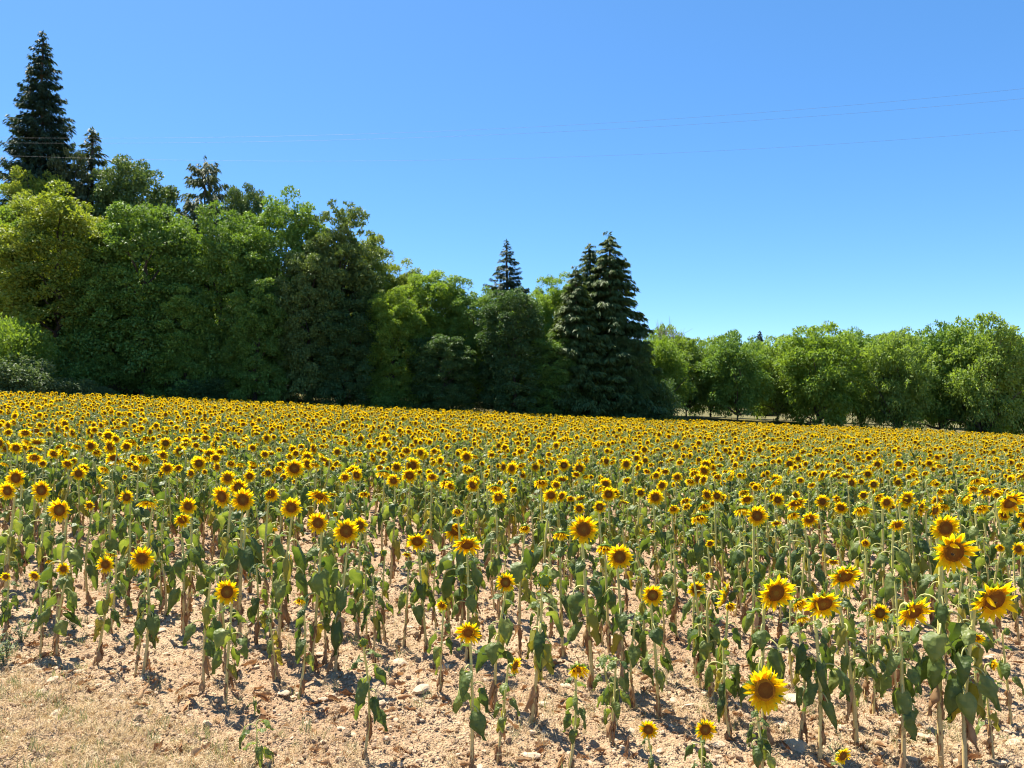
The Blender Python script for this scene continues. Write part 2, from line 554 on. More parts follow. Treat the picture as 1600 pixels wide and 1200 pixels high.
def build_stones():
    meshes = [rock_mesh('stone_%d' % i, 300 + i, 'stone', 2, 0.2, 0.42) for i in range(8)]
    fixed = [  # px, py, width px
        (1240, 1098, 34), (1325, 1085, 26), (1306, 1138, 22), (1030, 1078, 22), (700, 1047, 22), (660, 1090, 26), (628, 1040, 30), (508, 1096, 17), (504, 1028, 18), (445, 1093, 22), (462, 1092, 18),
        (484, 1135, 16), (1052, 1098, 18), (1075, 1110, 26), (1105, 1088, 26), (885, 1075, 20), (960, 1000, 18), (1555, 1193, 26), (1450, 1155, 18), (1420, 1190, 16), (1575, 1168, 24), (1215, 1140, 22),
        (72, 1090, 18), (92, 1122, 18), (180, 1184, 14), (188, 1192, 16), (248, 1157, 16), (205, 1030, 16), (190, 1012, 14), (255, 995, 16), (700, 1008, 20), (770, 1018, 18), (620, 1132, 15), (660, 1135, 14),
        (1240, 1175, 40), (830, 1180, 26), (985, 1140, 18), (1490, 1085, 18), (1350, 1120, 14), (1400, 1135, 20), (1540, 1030, 14), (575, 985, 14), (480, 990, 12), (640, 985, 12), (55, 1048, 14), (75, 1027, 12),
        (242, 998, 14), (300, 1005, 14), (150, 1185, 12), (310, 1190, 14), (850, 1150, 16), (925, 1020, 14), (1120, 1170, 22), (1145, 1050, 14), (1180, 1015, 14), (995, 965, 14), (870, 985, 12), (1230, 1020, 13)]
    spots = []
    for px, py, w in fixed:
        D = depth_from_base(px, py)
        spots.append(((px - 800) / FPX * D, D, w / FPX * D * 0.55))
    while len(spots) < 240:
        y = 4.4 * (9.5 / 4.4) ** R_.random()
        x = R_.uniform(-1, 1) * (0.69 * y + 0.2)
        spots.append((x, y, R_.uniform(0.016, 0.03) * (1 + 0.6 * (R_.random() > 0.85)) * max(1, y / 6)))
    for k, (x, y, r) in enumerate(spots):
        z = float(soil_z(x, y))
        m = Matrix.Translation((x, y, z + r * 0.12)) @ Euler((R_.gauss(0, 0.15), R_.gauss(0, 0.15), R_.uniform(0, 6.28))).to_matrix().to_4x4() @ Matrix.Diagonal((r, r, r * R_.uniform(0.7, 1.0), 1))
        link('stone', meshes[k % 8], field_soil, m)


build_clods()
build_stones()


# ------------------------------------------------------------------ trees
def unit(v):
    return v / np.maximum(np.linalg.norm(v, axis=-1, keepdims=True), 1e-9)


def leaf_quads(P, A, N, L, Wd, fold=0.12):
    """kite-shaped leaves: centre P, long axis A, normal N"""
    A = unit(A)
    B = unit(np.cross(N, A))
    N2 = np.cross(A, B)
    L = L[:, None]; Wd = Wd[:, None]
    q = np.stack([P - A * L * 0.5, P + B * Wd * 0.5 - A * L * 0.08 + N2 * L * fold, P + A * L * 0.5 - N2 * L * 0.06, P - B * Wd * 0.5 - A * L * 0.08 + N2 * L * fold], 1)
    V = q.reshape(-1, 3)
    F = np.arange(len(V)).reshape(-1, 4)
    return V, F


def crown_mesh(name, seed, w, h, z0, nclump, nleaf, leaf, mat, clump=(0.15, 0.26), narrow=0.5, top=0.55, surface=0.5, droop=0.5, lump=0.25, sprig=0.3, boxy=0.75):
    """leaf clumps spread through an uneven egg-shaped volume: w wide, from z0 up to h"""
    g = np.random.default_rng(seed)
    hz = (h - z0) / 2
    zc = z0 + hz
    Rr = w / 2
    d = unit(g.normal(size=(nclump, 3)))
    az = np.arctan2(d[:, 1], d[:, 0])
    lum = 1 + lump * (np.sin(az * 3 + g.random() * 6 + d[:, 2] * 4) * 0.5 + np.sin(az * 5 + g.random() * 6 - d[:, 2] * 7) * 0.5) + g.normal(0, 0.06, nclump)
    rr = (surface + (1 - surface) * g.random(nclump)) * lum
    wide = np.where(d[:, 2] > 0, np.minimum(1.0 / np.sqrt(np.maximum(1 - d[:, 2] ** 2, 0.05)), 1.9) ** (boxy * 0.45), np.minimum(1.0 / np.sqrt(np.maximum(1 - d[:, 2] ** 2, 0.05)), 1.9) ** boxy)
    C = np.stack([d[:, 0] * Rr * rr * wide * 0.88, d[:, 1] * Rr * rr * wide * 0.88, zc + d[:, 2] * hz * np.minimum(rr, 1.05) * 0.92], -1)
    rc = Rr * g.uniform(clump[0], clump[1], nclump) * 1.9
    nsp = int(nclump * sprig)
    if nsp:      # small sprigs breaking the outline
        ds = unit(g.normal(size=(nsp, 3)) + np.array([0, 0, 0.8]))
        q = g.uniform(0.92, 1.06, nsp)
        C = np.concatenate([C, np.stack([ds[:, 0] * Rr * q, ds[:, 1] * Rr * q, zc + ds[:, 2] * hz * q], -1)])
        rc = np.concatenate([rc, Rr * g.uniform(0.06, 0.14, nsp)])
        nclump += nsp
    per = np.maximum((nleaf * (rc ** 2) / (rc ** 2).sum()).astype(int), 8)
    ci = np.repeat(np.arange(nclump), per)
    n = len(ci)
    e = unit(g.normal(size=(n, 3)))
    e[:, 2] = np.where(g.random(n) < 0.65, np.abs(e[:, 2]), e[:, 2])
    rad = (0.35 + 0.65 * g.random(n) ** 0.6) * rc[ci]
    squash = np.array([1, 1, 0.86])
    P = C[ci] + e * rad[:, None] * squash
    out = unit(C - np.array([0, 0, zc - hz * 0.3]))[ci]
    N = unit(e * 0.6 + out * 0.3 + np.array([0, 0, 0.38]) + g.normal(0, 0.5, (n, 3)))
    A = unit(out * 0.6 + e * 0.6 + np.array([0, 0, -droop]) + g.normal(0, 0.5, (n, 3)))
    L = leaf * g.uniform(0.65, 1.35, n)
    V, F = leaf_quads(P, A, N, L, L * narrow)
    V[:, 2] = np.maximum(V[:, 2], 0.03)
    ct = g.random(nclump)
    tint = np.clip(0.45 * ct[ci] + 0.55 * g.random(n), 0, 1)
    return np_mesh(name, V, F, mat, tint), C, rc


def conifer_mesh(name, seed, h, rbase, mat, z0=0.6, spacing=0.62, droop=0.35, dens=1.0, tuft=0.5, power=0.85, ragged=0.13, up=0.25):
    g = np.random.default_rng(seed)
    P = []; A = []; N = []; L = []; T = []
    z = z0
    while z < h - 0.25:
        f = (h - z) / (h - z0)
        r = rbase * f ** power
        nb = int(7 + 7 * f)
        a0 = g.random() * 6.28
        for b in range(nb):
            a = a0 + b * 6.283 / nb + g.normal(0, 0.2)
            rl = max(r * (1 + g.normal(0, ragged)), 0.25)
            zb = z + g.normal(0, 0.28); dr = droop * (1 + g.normal(0, 0.2)); upb = up * g.uniform(0.3, 1.6)
            n = int(max(8, 34 * rl * dens * 0.36))
            s = (0.12 + 0.88 * g.random(n) ** 0.75)
            # drooping branch with upturned tip
            zz = zb - dr * rl * s + upb * rl * s ** 3
            side = g.normal(0, 0.13, n) * rl * (1.15 - s * 0.8) + g.normal(0, 0.06, n)
            hang = -np.abs(g.normal(0, 0.42 * tuft, n)) * (0.4 + 0.4 * min(rl, 3))
            px = np.cos(a) * rl * s - np.sin(a) * side
            py = np.sin(a) * rl * s + np.cos(a) * side
            P.append(np.stack([px, py, zz + hang * 0.6], -1))
            A.append(np.stack([np.cos(a) * np.full(n, 0.8) - np.sin(a) * np.sign(side) * 0.5, np.sin(a) * np.full(n, 0.8) + np.cos(a) * np.sign(side) * 0.5, -0.45 - 0.5 * g.random(n)], -1) + g.normal(0, 0.2, (n, 3)))
            N.append(np.stack([np.cos(a) * np.full(n, 0.4), np.sin(a) * np.full(n, 0.4), np.full(n, 1.0)], -1) + g.normal(0, 0.4, (n, 3)))
            L.append(tuft * g.uniform(0.6, 1.3, n) * (0.55 + 0.45 * min(1, rl / 2)))
            T.append(0.4 * g.random() + 0.6 * g.random(n) * s)
        z += spacing * (0.55 + 0.45 * f) * g.uniform(0.8, 1.2)
    # leader
    n = 26
    P.append(np.stack([g.normal(0, 0.05, n), g.normal(0, 0.05, n), h - g.random(n) * 1.1], -1))
    A.append(np.stack([g.normal(0, 0.5, n), g.normal(0, 0.5, n), np.full(n, 0.7)], -1)); N.append(g.normal(0, 1, (n, 3))); L.append(np.full(n, 0.3)); T.append(g.random(n))
    P = np.concatenate(P); A = np.concatenate(A); N = np.concatenate(N); L = np.concatenate(L); T = np.concatenate(T)
    V, F = leaf_quads(P, A, unit(N), L, L * 0.24, 0.08)
    V[:, 2] = np.maximum(V[:, 2], 0.02)
    return np_mesh(name, V, F, mat, T)


def trunk_rec(seed, h, r, mat, limbs=(), wob=0.02, top=0.85):
    g = random.Random(seed)
    rec = Rec()
    n = 9
    pts = []
    for i in range(n):
        f = i / (n - 1)
        pts.append((g.gauss(0, wob) * h * f, g.gauss(0, wob) * h * f, -0.3 + (h * top + 0.3) * f))
    tube(rec, pts, [r * (1.35 if i == 0 else 1) * (1 - 0.82 * i / (n - 1)) for i in range(n)], 8, mat, 0.5)
    for (p, q, rr) in limbs:
        p = Vector(p); q = Vector(q)
        m = (p + q) / 2 + Vector((g.gauss(0, 0.08), g.gauss(0, 0.08), 0.08)) * (q - p).length
        a = p.lerp(m, 0.5) + Vector((0, 0, -0.02)) * (q - p).length
        tube(rec, [p, a, m, m.lerp(q, 0.55), q], [rr, rr * 0.85, rr * 0.6, rr * 0.4, rr * 0.15], 6, mat, 0.5)
    return rec


def broad_kit(key, seed, w, h, z0, nclump, nleaf, leaf, mat, trunk_r=0.22, barkm='bark', fork=None, **kw):
    me, C, rc = crown_mesh('crown_' + key, seed, w, h, z0, nclump, nleaf, leaf, MT[mat], **kw)
    g = random.Random(seed)
    limbs = []
    idx = list(range(len(C))); g.shuffle(idx)
    for i in idx[:14]:
        q = C[i]
        if fork:
            p = (0, 0, fork * g.uniform(0.7, 1.1)); r = trunk_r * 0.62
        else:
            zz = max(h * 0.15, min(q[2] * 0.7, h * 0.7)); p = (0, 0, zz); r = trunk_r * 0.4
        limbs.append((p, tuple(q), r))
    tr = trunk_rec(seed, fork * 1.25 if fork else h, trunk_r, barkm, limbs, top=1.0 if fork else 0.8).mesh('trunk_' + key)
    return dict(w=w, h=h, crown=me, trunk=tr)


KIT = {}
for i in range(5):
    KIT['broad%d' % i] = broad_kit('broad%d' % i, 400 + i, 9.0, 18.0, 0.1, 420, 70000, 0.24, 'f_mid', 0.25, clump=(0.06, 0.13), narrow=0.6, surface=0.66, lump=0.10, sprig=0.0, boxy=0.95)
for i in range(5):
    KIT['walnut%d' % i] = broad_kit('walnut%d' % i, 500 + i, 8.0, 8.4, 0.15, 170, 30000, 0.27, 'f_walnut', 0.17, fork=0.8, boxy=0.35, sprig=0.5, clump=(0.07, 0.18), narrow=0.45, surface=0.5, lump=0.25)
for i in range(3):
    KIT['shrub%d' % i] = broad_kit('shrub%d' % i, 600 + i, 6.0, 4.5, 0.05, 120, 13000, 0.22, 'f_dark', 0.07, clump=(0.11, 0.2), narrow=0.5, surface=0.4)
def con_kit(key, seed, h, r, mat, tr=0.3, **kw):
    me = conifer_mesh('crown_' + key, seed, h, r, MT[mat], **kw)
    return dict(w=2 * r, h=h, crown=me, trunk=trunk_rec(seed, h, tr, 'bark', wob=0.002, top=0.97).mesh('trunk_' + key))


KIT['spruce_big'] = con_kit('spruce_big', 801, 31, 5.6, 'f_spruce', 0.4, spacing=0.55, droop=0.36, tuft=0.46, power=0.72, ragged=0.13, dens=3.2)
KIT['spruce_small'] = con_kit('spruce_small', 802, 20, 4.6, 'f_spruce', 0.3, spacing=0.75, droop=0.42, tuft=0.45, power=0.85, up=0.35, dens=3.0)
KIT['cypress0'] = con_kit('cypress0', 803, 16, 4.2, 'f_cypress', 0.3, spacing=0.42, droop=0.5, tuft=0.46, power=0.66, up=0.15, dens=4.0)
KIT['cypress1'] = con_kit('cypress1', 804, 16, 4.4, 'f_cypress', 0.3, spacing=0.45, droop=0.5, tuft=0.46, power=0.72, up=0.2, dens=4.0)
KIT['pine_spire'] = con_kit('pine_spire', 805, 16, 3.0, 'f_pine', 0.2, spacing=0.75, droop=-0.12, tuft=0.5, power=0.85, ragged=0.3, up=0.1, dens=2.6)
KIT['pine0'] = con_kit('pine0', 806, 17, 4.4, 'f_pine', 0.22, spacing=0.85, droop=-0.05, tuft=0.55, power=0.5, ragged=0.35, up=0.1, dens=2.2)
KIT['pine1'] = broad_kit('pine1', 701, 6.0, 17.0, 1.0, 230, 36000, 0.34, 'f_pine', 0.2, clump=(0.09, 0.17), narrow=0.3, surface=0.5, droop=0.2, lump=0.3)

used_names = {}


def tree(name, kit, px, top, D, wpx, mat, label, group, cat='tree', rz=None, sink=0.0, rr=R_):
    k = KIT[kit]
    x = (px - 800) / FPX * D
    zb = float(G(x, D)) - sink
    zt = at(px, top, D)[2]
    sz = (zt - zb) / k['h']
    sw = wpx / FPX * D / k['w']
    root = link(name, None)
    root.location = (x, D, zb)
    root.rotation_euler = (0, 0, rr.uniform(0, 6.28) if rz is None else rz)
    root.scale = (sw, sw, sz)
    tag(root, label, cat, group)
    link('trunk', k['trunk'], root)
    c = link('crown', k['crown'], root)
    if mat:
        c.material_slots[0].link = 'OBJECT'
        c.material_slots[0].material = MT[mat]
    return root


WOOD = 'trees of the wood behind the field'
F_TREES = [
    ('spruce_tree', 'spruce_big', 60, 47, 70, 205, None, 'very tall dark spruce towering over the wood at its high end'),
    ('pine_tree', 'pine_spire', 140, 199, 70, 230, None, 'slim pine spire beside the very tall dark spruce'),
    ('pine_tree', 'pine1', 106, 236, 68, 72, None, 'grey green rounded pine just below the very tall spruce'),
    ('broadleaf_tree', 'broad1', 205, 232, 69, 150, 'f_olive', 'high round olive green tree between the slim pine and the ragged pine'),
    ('pine_tree', 'pine0', 318, 244, 71, 165, None, 'ragged open pine poking out above the round crowns'),
    ('broadleaf_tree', 'broad3', 378, 281, 71, 90, 'f_olive', 'small round olive crown showing beside the ragged pine'),
    ('broadleaf_tree', 'broad2', 45, 260, 66, 120, 'f_yellow', 'yellow green tree top directly under the very tall spruce'),
    ('broadleaf_tree', 'broad0', 90, 290, 58, 185, 'f_yellow', 'broad light yellow green tree above the pale leafy bush'),
    ('broadleaf_tree', 'broad4', -15, 320, 60, 130, 'f_bright', 'bright tree cut by the picture edge under the tall spruce'),
    ('broadleaf_tree', 'broad3', 225, 308, 59, 165, 'f_mid', 'wide green tree with a pointed top at the front of the wood'),
    ('broadleaf_tree', 'broad1', 345, 314, 60, 140, 'f_mid', 'round topped green tree in front of the ragged pine'),
    ('broadleaf_tree', 'broad0', 442, 296, 63, 145, 'f_mid', 'tall round tree forming the high shoulder of the wood'),
    ('pine_tree', 'pine1', 535, 320, 62, 120, 'f_olive', 'dark olive pine on the falling shoulder of the wood'),
    ('broadleaf_tree', 'broad2', 575, 358, 67, 80, 'f_yellow', 'yellowish crown peeping out behind the dark olive pine'),
    ('broadleaf_tree', 'broad4', 622, 404, 69, 90, 'f_yellow', 'yellow topped tree in the dip beside the dark olive pine'),
    ('broadleaf_tree', 'broad1', 615, 440, 61, 110, 'f_bright', 'fresh green tree in front of the yellow topped tree'),
    ('broadleaf_tree', 'broad3', 672, 416, 64, 115, 'f_bright', 'bright green tree with a peaked top in the middle of the wood'),
    ('broadleaf_tree', 'broad0', 735, 438, 64, 105, 'f_mid', 'green tree sloping down towards the small lone spruce'),
    ('broadleaf_tree', 'broad2', 803, 447, 61, 120, 'f_dark', 'dark round tree below the small lone spruce'),
    ('spruce_tree', 'spruce_small', 792, 374, 84, 175, None, 'small lone spruce rising from behind the round trees'),
    ('broadleaf_tree', 'broad4', 872, 425, 80, 95, 'f_bright', 'sunny bright green tree behind the cluster of dark conifers'),
    ('broadleaf_tree', 'broad1', 835, 450, 78, 80, 'f_bright', 'sunny green crown between the lone spruce and the dark conifers'),
    ('cypress_tree', 'cypress0', 900, 416, 62, 150, None, 'lowest of the three dark conifers beside the orchard'),
    ('cypress_tree', 'cypress1', 922, 381, 65, 175, None, 'middle of the three dark conifers, second in height'),
    ('cypress_tree', 'cypress0', 953, 362, 64, 185, None, 'tallest of the three dark conifers, its drooping side facing the orchard'),
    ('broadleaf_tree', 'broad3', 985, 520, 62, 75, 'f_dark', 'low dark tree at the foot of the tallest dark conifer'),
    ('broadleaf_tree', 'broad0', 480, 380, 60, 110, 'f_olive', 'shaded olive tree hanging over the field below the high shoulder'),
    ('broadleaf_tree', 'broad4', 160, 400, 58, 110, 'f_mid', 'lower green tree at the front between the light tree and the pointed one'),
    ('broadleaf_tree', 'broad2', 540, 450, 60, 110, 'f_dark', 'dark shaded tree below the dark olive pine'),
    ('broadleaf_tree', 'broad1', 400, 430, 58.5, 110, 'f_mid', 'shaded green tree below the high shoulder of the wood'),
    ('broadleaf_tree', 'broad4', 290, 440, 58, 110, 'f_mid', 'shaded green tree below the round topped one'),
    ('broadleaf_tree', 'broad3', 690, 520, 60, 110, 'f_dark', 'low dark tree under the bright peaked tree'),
    ('broadleaf_tree', 'broad0', 860, 520, 61, 90, 'f_mid', 'low tree in the gap below the lowest dark conifer'),
]
for a in F_TREES:
    tree(a[0], a[1], a[2], a[3], a[4], a[5], a[6], a[7], WOOD)
# wood behind, seen through the gaps of the front trees
k = 0
RANK = ['the light yellow green tree', 'the lower front tree by the light one', 'the wide pointed tree', 'the round topped tree', 'the high shoulder', 'the yellow topped tree', 'the bright peaked tree', 'the dark round tree', 'the tallest dark conifer', 'the last dark shrub']
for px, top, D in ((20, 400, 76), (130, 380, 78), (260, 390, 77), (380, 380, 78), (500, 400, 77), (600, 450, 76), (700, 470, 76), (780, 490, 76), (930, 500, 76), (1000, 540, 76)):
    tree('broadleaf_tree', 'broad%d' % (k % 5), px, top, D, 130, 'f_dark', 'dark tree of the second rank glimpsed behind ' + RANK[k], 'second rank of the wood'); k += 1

SHR = 'shrubs along the foot of the wood'
S_LIST = [
    ('shrub1', 22, 503, 51, 105, 'f_bright', 'bright green leafy bush at the uphill corner of the field'),
    ('shrub0', 30, 560, 49, 115, 'f_grey', 'grey green bramble thicket below the bright leafy bush'),
    ('shrub2', 110, 590, 50.5, 75, 'f_grey', 'low grey green shrub trailing out from the bramble thicket'),
    ('shrub1', 160, 606, 53, 45, 'f_grey', 'lowest grey green shrub at the tip of the bramble thicket'),
    ('shrub0', 110, 520, 56, 110, 'f_mid', 'green shrub in shade behind the grey thicket'),
    ('shrub1', 310, 592, 57, 90, 'f_dark', 'dark shrub under the round topped tree'),
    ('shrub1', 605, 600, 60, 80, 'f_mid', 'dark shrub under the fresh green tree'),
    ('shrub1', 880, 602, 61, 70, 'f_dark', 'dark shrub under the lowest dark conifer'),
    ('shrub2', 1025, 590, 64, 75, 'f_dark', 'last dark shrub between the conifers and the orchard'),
]
for a in S_LIST:
    tree('shrub', a[0], a[1], a[2], a[3], a[4], a[5], a[6], SHR, 'shrub')

ORCH = 'walnut trees of the orchard'
ordn = ['first', 'second', 'third', 'fourth', 'fifth', 'sixth', 'seventh', 'eighth', 'ninth', 'tenth', 'eleventh', 'twelfth', 'thirteenth', 'fourteenth', 'fifteenth', 'sixteenth', 'seventeenth', 'eighteenth', 'nineteenth', 'twentieth']
O_FRONT = [(1072, 530, 75, 98), (1152, 523, 72, 104), (1214, 527, 74.5, 92), (1280, 510, 71, 128), (1345, 523, 74, 100), (1405, 519, 70.5, 112), (1468, 512, 73, 116), (1535, 495, 69.5, 124), (1605, 531, 71, 118)]
for i, (px, top, D, w) in enumerate(O_FRONT):
    ex = {3: ', wide and domed', 7: ', the tallest with ragged top', 8: ', cut by the picture edge', 0: ', touching the dark conifers'}.get(i, '')
    tree('walnut_tree', 'walnut%d' % (i % 5), px, top, D, w, (None, 'f_mid', None, 'f_bright', 'f_mid', None, 'f_mid', None, 'f_bright')[i], 'green walnut tree, %s along the orchard edge from the conifers%s' % (ordn[i], ex), ORCH)
O_BACK = [(1040, 514, 82, 85), (1110, 531, 84, 100), (1183, 537, 85, 100), (1246, 529, 83, 100), (1312, 527, 84, 100), (1375, 531, 85, 100), (1437, 527, 83, 100), (1500, 518, 84, 100), (1572, 537, 83, 100)]
for i, (px, top, D, w) in enumerate(O_BACK):
    tree('walnut_tree', 'walnut%d' % ((i * 2 + 1) % 5), px, top, D, w, 'f_bright' if i in (0, 3) else None, 'walnut crown of the back row, %s counted from the conifers' % ordn[i], 'back row of the orchard')
tree('walnut_tree', 'walnut4', 1030, 533, 70, 92, 'f_bright', 'light green tree squeezed between the tallest dark conifer and the orchard', None)
tree('conifer_tree', 'cypress1', 1188, 517, 140, 60, 'f_spruce', 'tiny dark conifer tip peeping over the walnut orchard', None)



def bare_tree(px, top, D, label):
    g = random.Random(88)
    x = (px - 800) / FPX * D
    zb = float(G(x, D)); H = float(at(px, top, D)[2]) - zb
    root = link('bare_tree', None); root.location = (x, D, zb)
    tag(root, label, 'tree')
    t = Rec(); tube(t, [(0, 0, -0.2), (0.1, 0, H * 0.35), (0.05, 0, H * 0.62)], [0.14, 0.10, 0.06], 7, 'bark_pale', 0.5); link('trunk', t.mesh('bare_trunk'), root)
    for i in range(14):
        a = g.uniform(0, 6.28); sp = g.uniform(0.05, 0.20) * H
        p0 = Vector((0.06, 0, H * g.uniform(0.40, 0.62))); p1 = Vector((math.cos(a) * sp, math.sin(a) * sp, H * g.uniform(0.84, 1.0)))
        m = p0.lerp(p1, 0.5) + Vector((math.cos(a), math.sin(a), 0)) * sp * 0.25
        b = Rec(); tube(b, [p0, m, p1], [0.04, 0.028, 0.012], 5, 'bark_pale', 0.5)
        for q in range(4):
            c = m.lerp(p1, g.uniform(0.1, 0.9)); d = (p1 - m).normalized() + Vector((g.gauss(0, 0.6), g.gauss(0, 0.6), g.gauss(0.1, 0.2)))
            tube(b, [c, c + d * H * 0.05, c + d * H * 0.08 + Vector((0, 0, 0.1))], [0.018, 0.013, 0.007], 4, 'bark_pale', 0.5)
        link('branch', b.mesh('bare_branch'), root)


bare_tree(1050, 503, 79, 'leafless tree with bare twigs rising beside the dark conifers')


# ------------------------------------------------------------------ overhead cables
def cable(name, pix, label):
    # fit a gentle sag through the points, run it past both picture edges
    px = np.array([p[0] for p in pix], float); py = np.array([p[1] for p in pix], float)
    co = np.polyfit(px, py, 2 if len(pix) > 2 else 1)
    pts = []
    for q in np.linspace(-700, 2300, 60):
        Y = 62 - (q + 700) / 3000 * 18
        pts.append(tuple(at(q, float(np.polyval(co, q)), Y)))
    rec = Rec()
    tube(rec, pts, 0.005, 5, 'cable', 0.5)
    tag(link(name, rec.mesh(name)), label, 'cable', 'overhead cables across the sky')


cable('power_cable', [(0, 213), (170, 217), (520, 214), (1000, 188), (1300, 163), (1600, 141)], 'uppermost thin overhead cable crossing the blue sky')
cable('power_cable', [(0, 222), (520, 222), (1080, 193), (1330, 175), (1600, 156)], 'thin overhead cable just below the uppermost one')
cable('power_cable', [(0, 241), (370, 253), (510, 254), (1075, 236), (1300, 223), (1600, 205)], 'lowest thin overhead cable, well apart from the other two')


# ------------------------------------------------------------------ sunflower pieces
def leaf_rec(seed, L=0.17, Wd=0.085, a0=-35, a1=-88, pet=0.11, fold=0.45, mat='leaf', wav=0.012, twist=0.0, rise=50):
    """arched leaf stalk with a wilting heart-shaped blade; starts at the stem, points along +X"""
    g = random.Random(seed)
    rec = Rec()
    # stalk
    n = 6
    pts = [Vector((0, 0, 0))]
    for i in range(n):
        ang = math.radians(rise + (a0 - 10 - rise) * (i / (n - 1)) ** 1.1)
        pts.append(pts[-1] + Vector((math.cos(ang), 0, math.sin(ang))) * (pet / n))
    pm = 'petiole' if mat != 'dry' else 'dry'
    tube(rec, pts, [0.0058 * (1 - 0.4 * i / n) for i in range(n + 1)], 4, pm, 0.5, cap=False)
    # blade
    prof = [(0.0, 0.50), (0.10, 0.88), (0.24, 1.0), (0.42, 0.90), (0.62, 0.64), (0.82, 0.32), (1.0, 0.03)]
    vs = (-1, -0.55, 0, 0.55, 1)
    V = []; p = pts[-1].copy(); last = 0
    ph = g.uniform(0, 6)
    for (u, wv) in prof:
        am = math.radians(a0 + (a1 - a0) * min(1, (u + last) / 2 * 1.25))
        p = p + Vector((math.cos(am), 0, math.sin(am))) * (u - last) * L
        last = u
        ang = math.radians(a0 + (a1 - a0) * min(1, u * 1.25))
        d = Vector((math.cos(ang), 0, math.sin(ang))); nrm = Vector((-math.sin(ang), 0, math.cos(ang)))
        tw = twist * u
        side = Vector((0, math.cos(tw), 0)) + nrm * math.sin(tw)
        nn = nrm * math.cos(tw) - Vector((0, math.sin(tw), 0))
        for v in vs:
            w = wv * Wd * v * (1 + g.uniform(-0.06, 0.06))
            back = -0.16 * L * abs(v) * (1 - u) ** 3
            f = fold * abs(v) ** 1.3
            jag = g.uniform(-1, 1) * wav + math.sin(u * 9 + ph + v * 2) * wav
            V.append(p + side * w * math.cos(f) - nn * abs(w) * math.sin(f) + d * back + nn * jag * (0.4 + abs(v)))
    F = []; T = []
    for i in range(len(prof) - 1):
        for k in range(4):
            F.append((i * 5 + k, i * 5 + k + 1, (i + 1) * 5 + k + 1, (i + 1) * 5 + k)); T.append(0.5 + 0.3 * (k in (1, 2)) * 0.4 + g.uniform(-0.1, 0.1))
    rec.add(V, F, mat, T)
    return rec


LEAF = []
for i in range(12):
    g = random.Random(900 + i)
    LEAF.append(leaf_rec(900 + i, L=g.uniform(0.15, 0.21), Wd=g.uniform(0.052, 0.080), a0=g.uniform(-78, -30), a1=g.uniform(-104, -84), pet=g.uniform(0.09, 0.15), fold=g.uniform(0.4, 1.25), twist=g.uniform(-0.9, 0.9), wav=0.011, rise=g.uniform(25, 60)))
LEAF_UP = [leaf_rec(930 + i, L=0.13, Wd=0.052, a0=-5 - 12 * i, a1=-45 - 10 * i, pet=0.06, fold=0.4, rise=55) for i in range(3)]
PALE = [leaf_rec(940 + i, L=0.15, Wd=0.055, a0=-75, a1=-95, pet=0.09, fold=1.0, mat='leaf_pale', twist=0.5 * (i - 1), rise=25) for i in range(3)]
DRY = [leaf_rec(950 + i, L=0.14 + 0.015 * (i % 3), Wd=0.030 + 0.006 * (i % 3), a0=-80, a1=-100 + 8 * (i % 2), pet=0.045, fold=1.25, mat='dry', wav=0.011, twist=1.2 * (i - 2.5) / 2.5, rise=-25) for i in range(6)]


def petal_rec(seed, L=0.62, Wd=0.105, bend=0.0, cup=0.25):
    """petal along +X from the disc rim, facing +Z; disc radius is 0.5"""
    g = random.Random(seed)
    rec = Rec()
    us = (0, 0.3, 0.65, 1.0); ws = (0.55, 1.0, 0.85, 0.06)
    V = []; p = Vector((0, 0, 0)); ang = 0.0; last = 0
    tw = g.uniform(-0.35, 0.35)
    for u, w in zip(us, ws):
        p = p + Vector((math.cos(ang), 0, math.sin(ang))) * (u - last) * L
        last = u
        ang += bend / 3
        for v in (-1, 0, 1):
            y = v * w * Wd
            V.append(p + Vector((0, y * math.cos(tw * u), abs(v) * w * Wd * cup + y * math.sin(tw * u))))
    F = []; T = []
    for i in range(3):
        for k in (0, 1):
            F.append((i * 3 + k, i * 3 + k + 1, (i + 1) * 3 + k + 1, (i + 1) * 3 + k)); T.append((0.25, 0.6, 0.85)[i])
    rec.add(V, F, 'petal', T)
    return rec


PET = [petal_rec(1000 + i, L=0.52 + 0.05 * (i % 4), Wd=0.078 + 0.012 * (i % 3), bend=(-0.35, 0.0, 0.4, 0.8, -0.8, 0.2)[i]) for i in range(6)]


def petal_layout(seed, style):
    """list of (petal index, matrix) around the disc rim"""
    g = random.Random(seed)
    out = []
    n = {'open': 44, 'ragged': 42, 'cup': 38, 'back': 36, 'bud': 16, 'small': 34}[style]
    for i in range(n):
        layer = i % 2
        a = 2 * math.pi * i / n + g.gauss(0, 0.07)
        if style == 'bud' and g.random() < 0.35:
            continue
        if style == 'ragged' and g.random() < 0.08:
            continue
        el = {'open': 0.12, 'ragged': 0.25, 'cup': 0.55, 'back': -0.35, 'bud': 1.1, 'small': 0.15}[style] + g.gauss(0, 0.16) + (0.1 if layer else -0.08)
        if style in ('ragged', 'cup') and g.random() < 0.09:
            el += g.uniform(0.9, 1.6)          # petal flopped over the disc
        s = {'bud': 0.6}.get(style, 1.0) * g.uniform(0.82, 1.18)
        k = g.choice((0, 1, 2, 5) if style != 'back' else (0, 1, 4, 4)) if style != 'cup' else g.choice((1, 2, 3, 5))
        m = Matrix.Rotation(a, 4, 'Z') @ Matrix.Translation((0.46, 0, 0.02 - 0.05 * layer)) @ Matrix.Rotation(-el, 4, 'Y') @ Matrix.Rotation(g.gauss(0, 0.2), 4, 'X') @ Matrix.Rotation(g.gauss(0, 0.12), 4, 'Z') @ Matrix.Scale(s, 4)
        out.append((k, m))
    return out


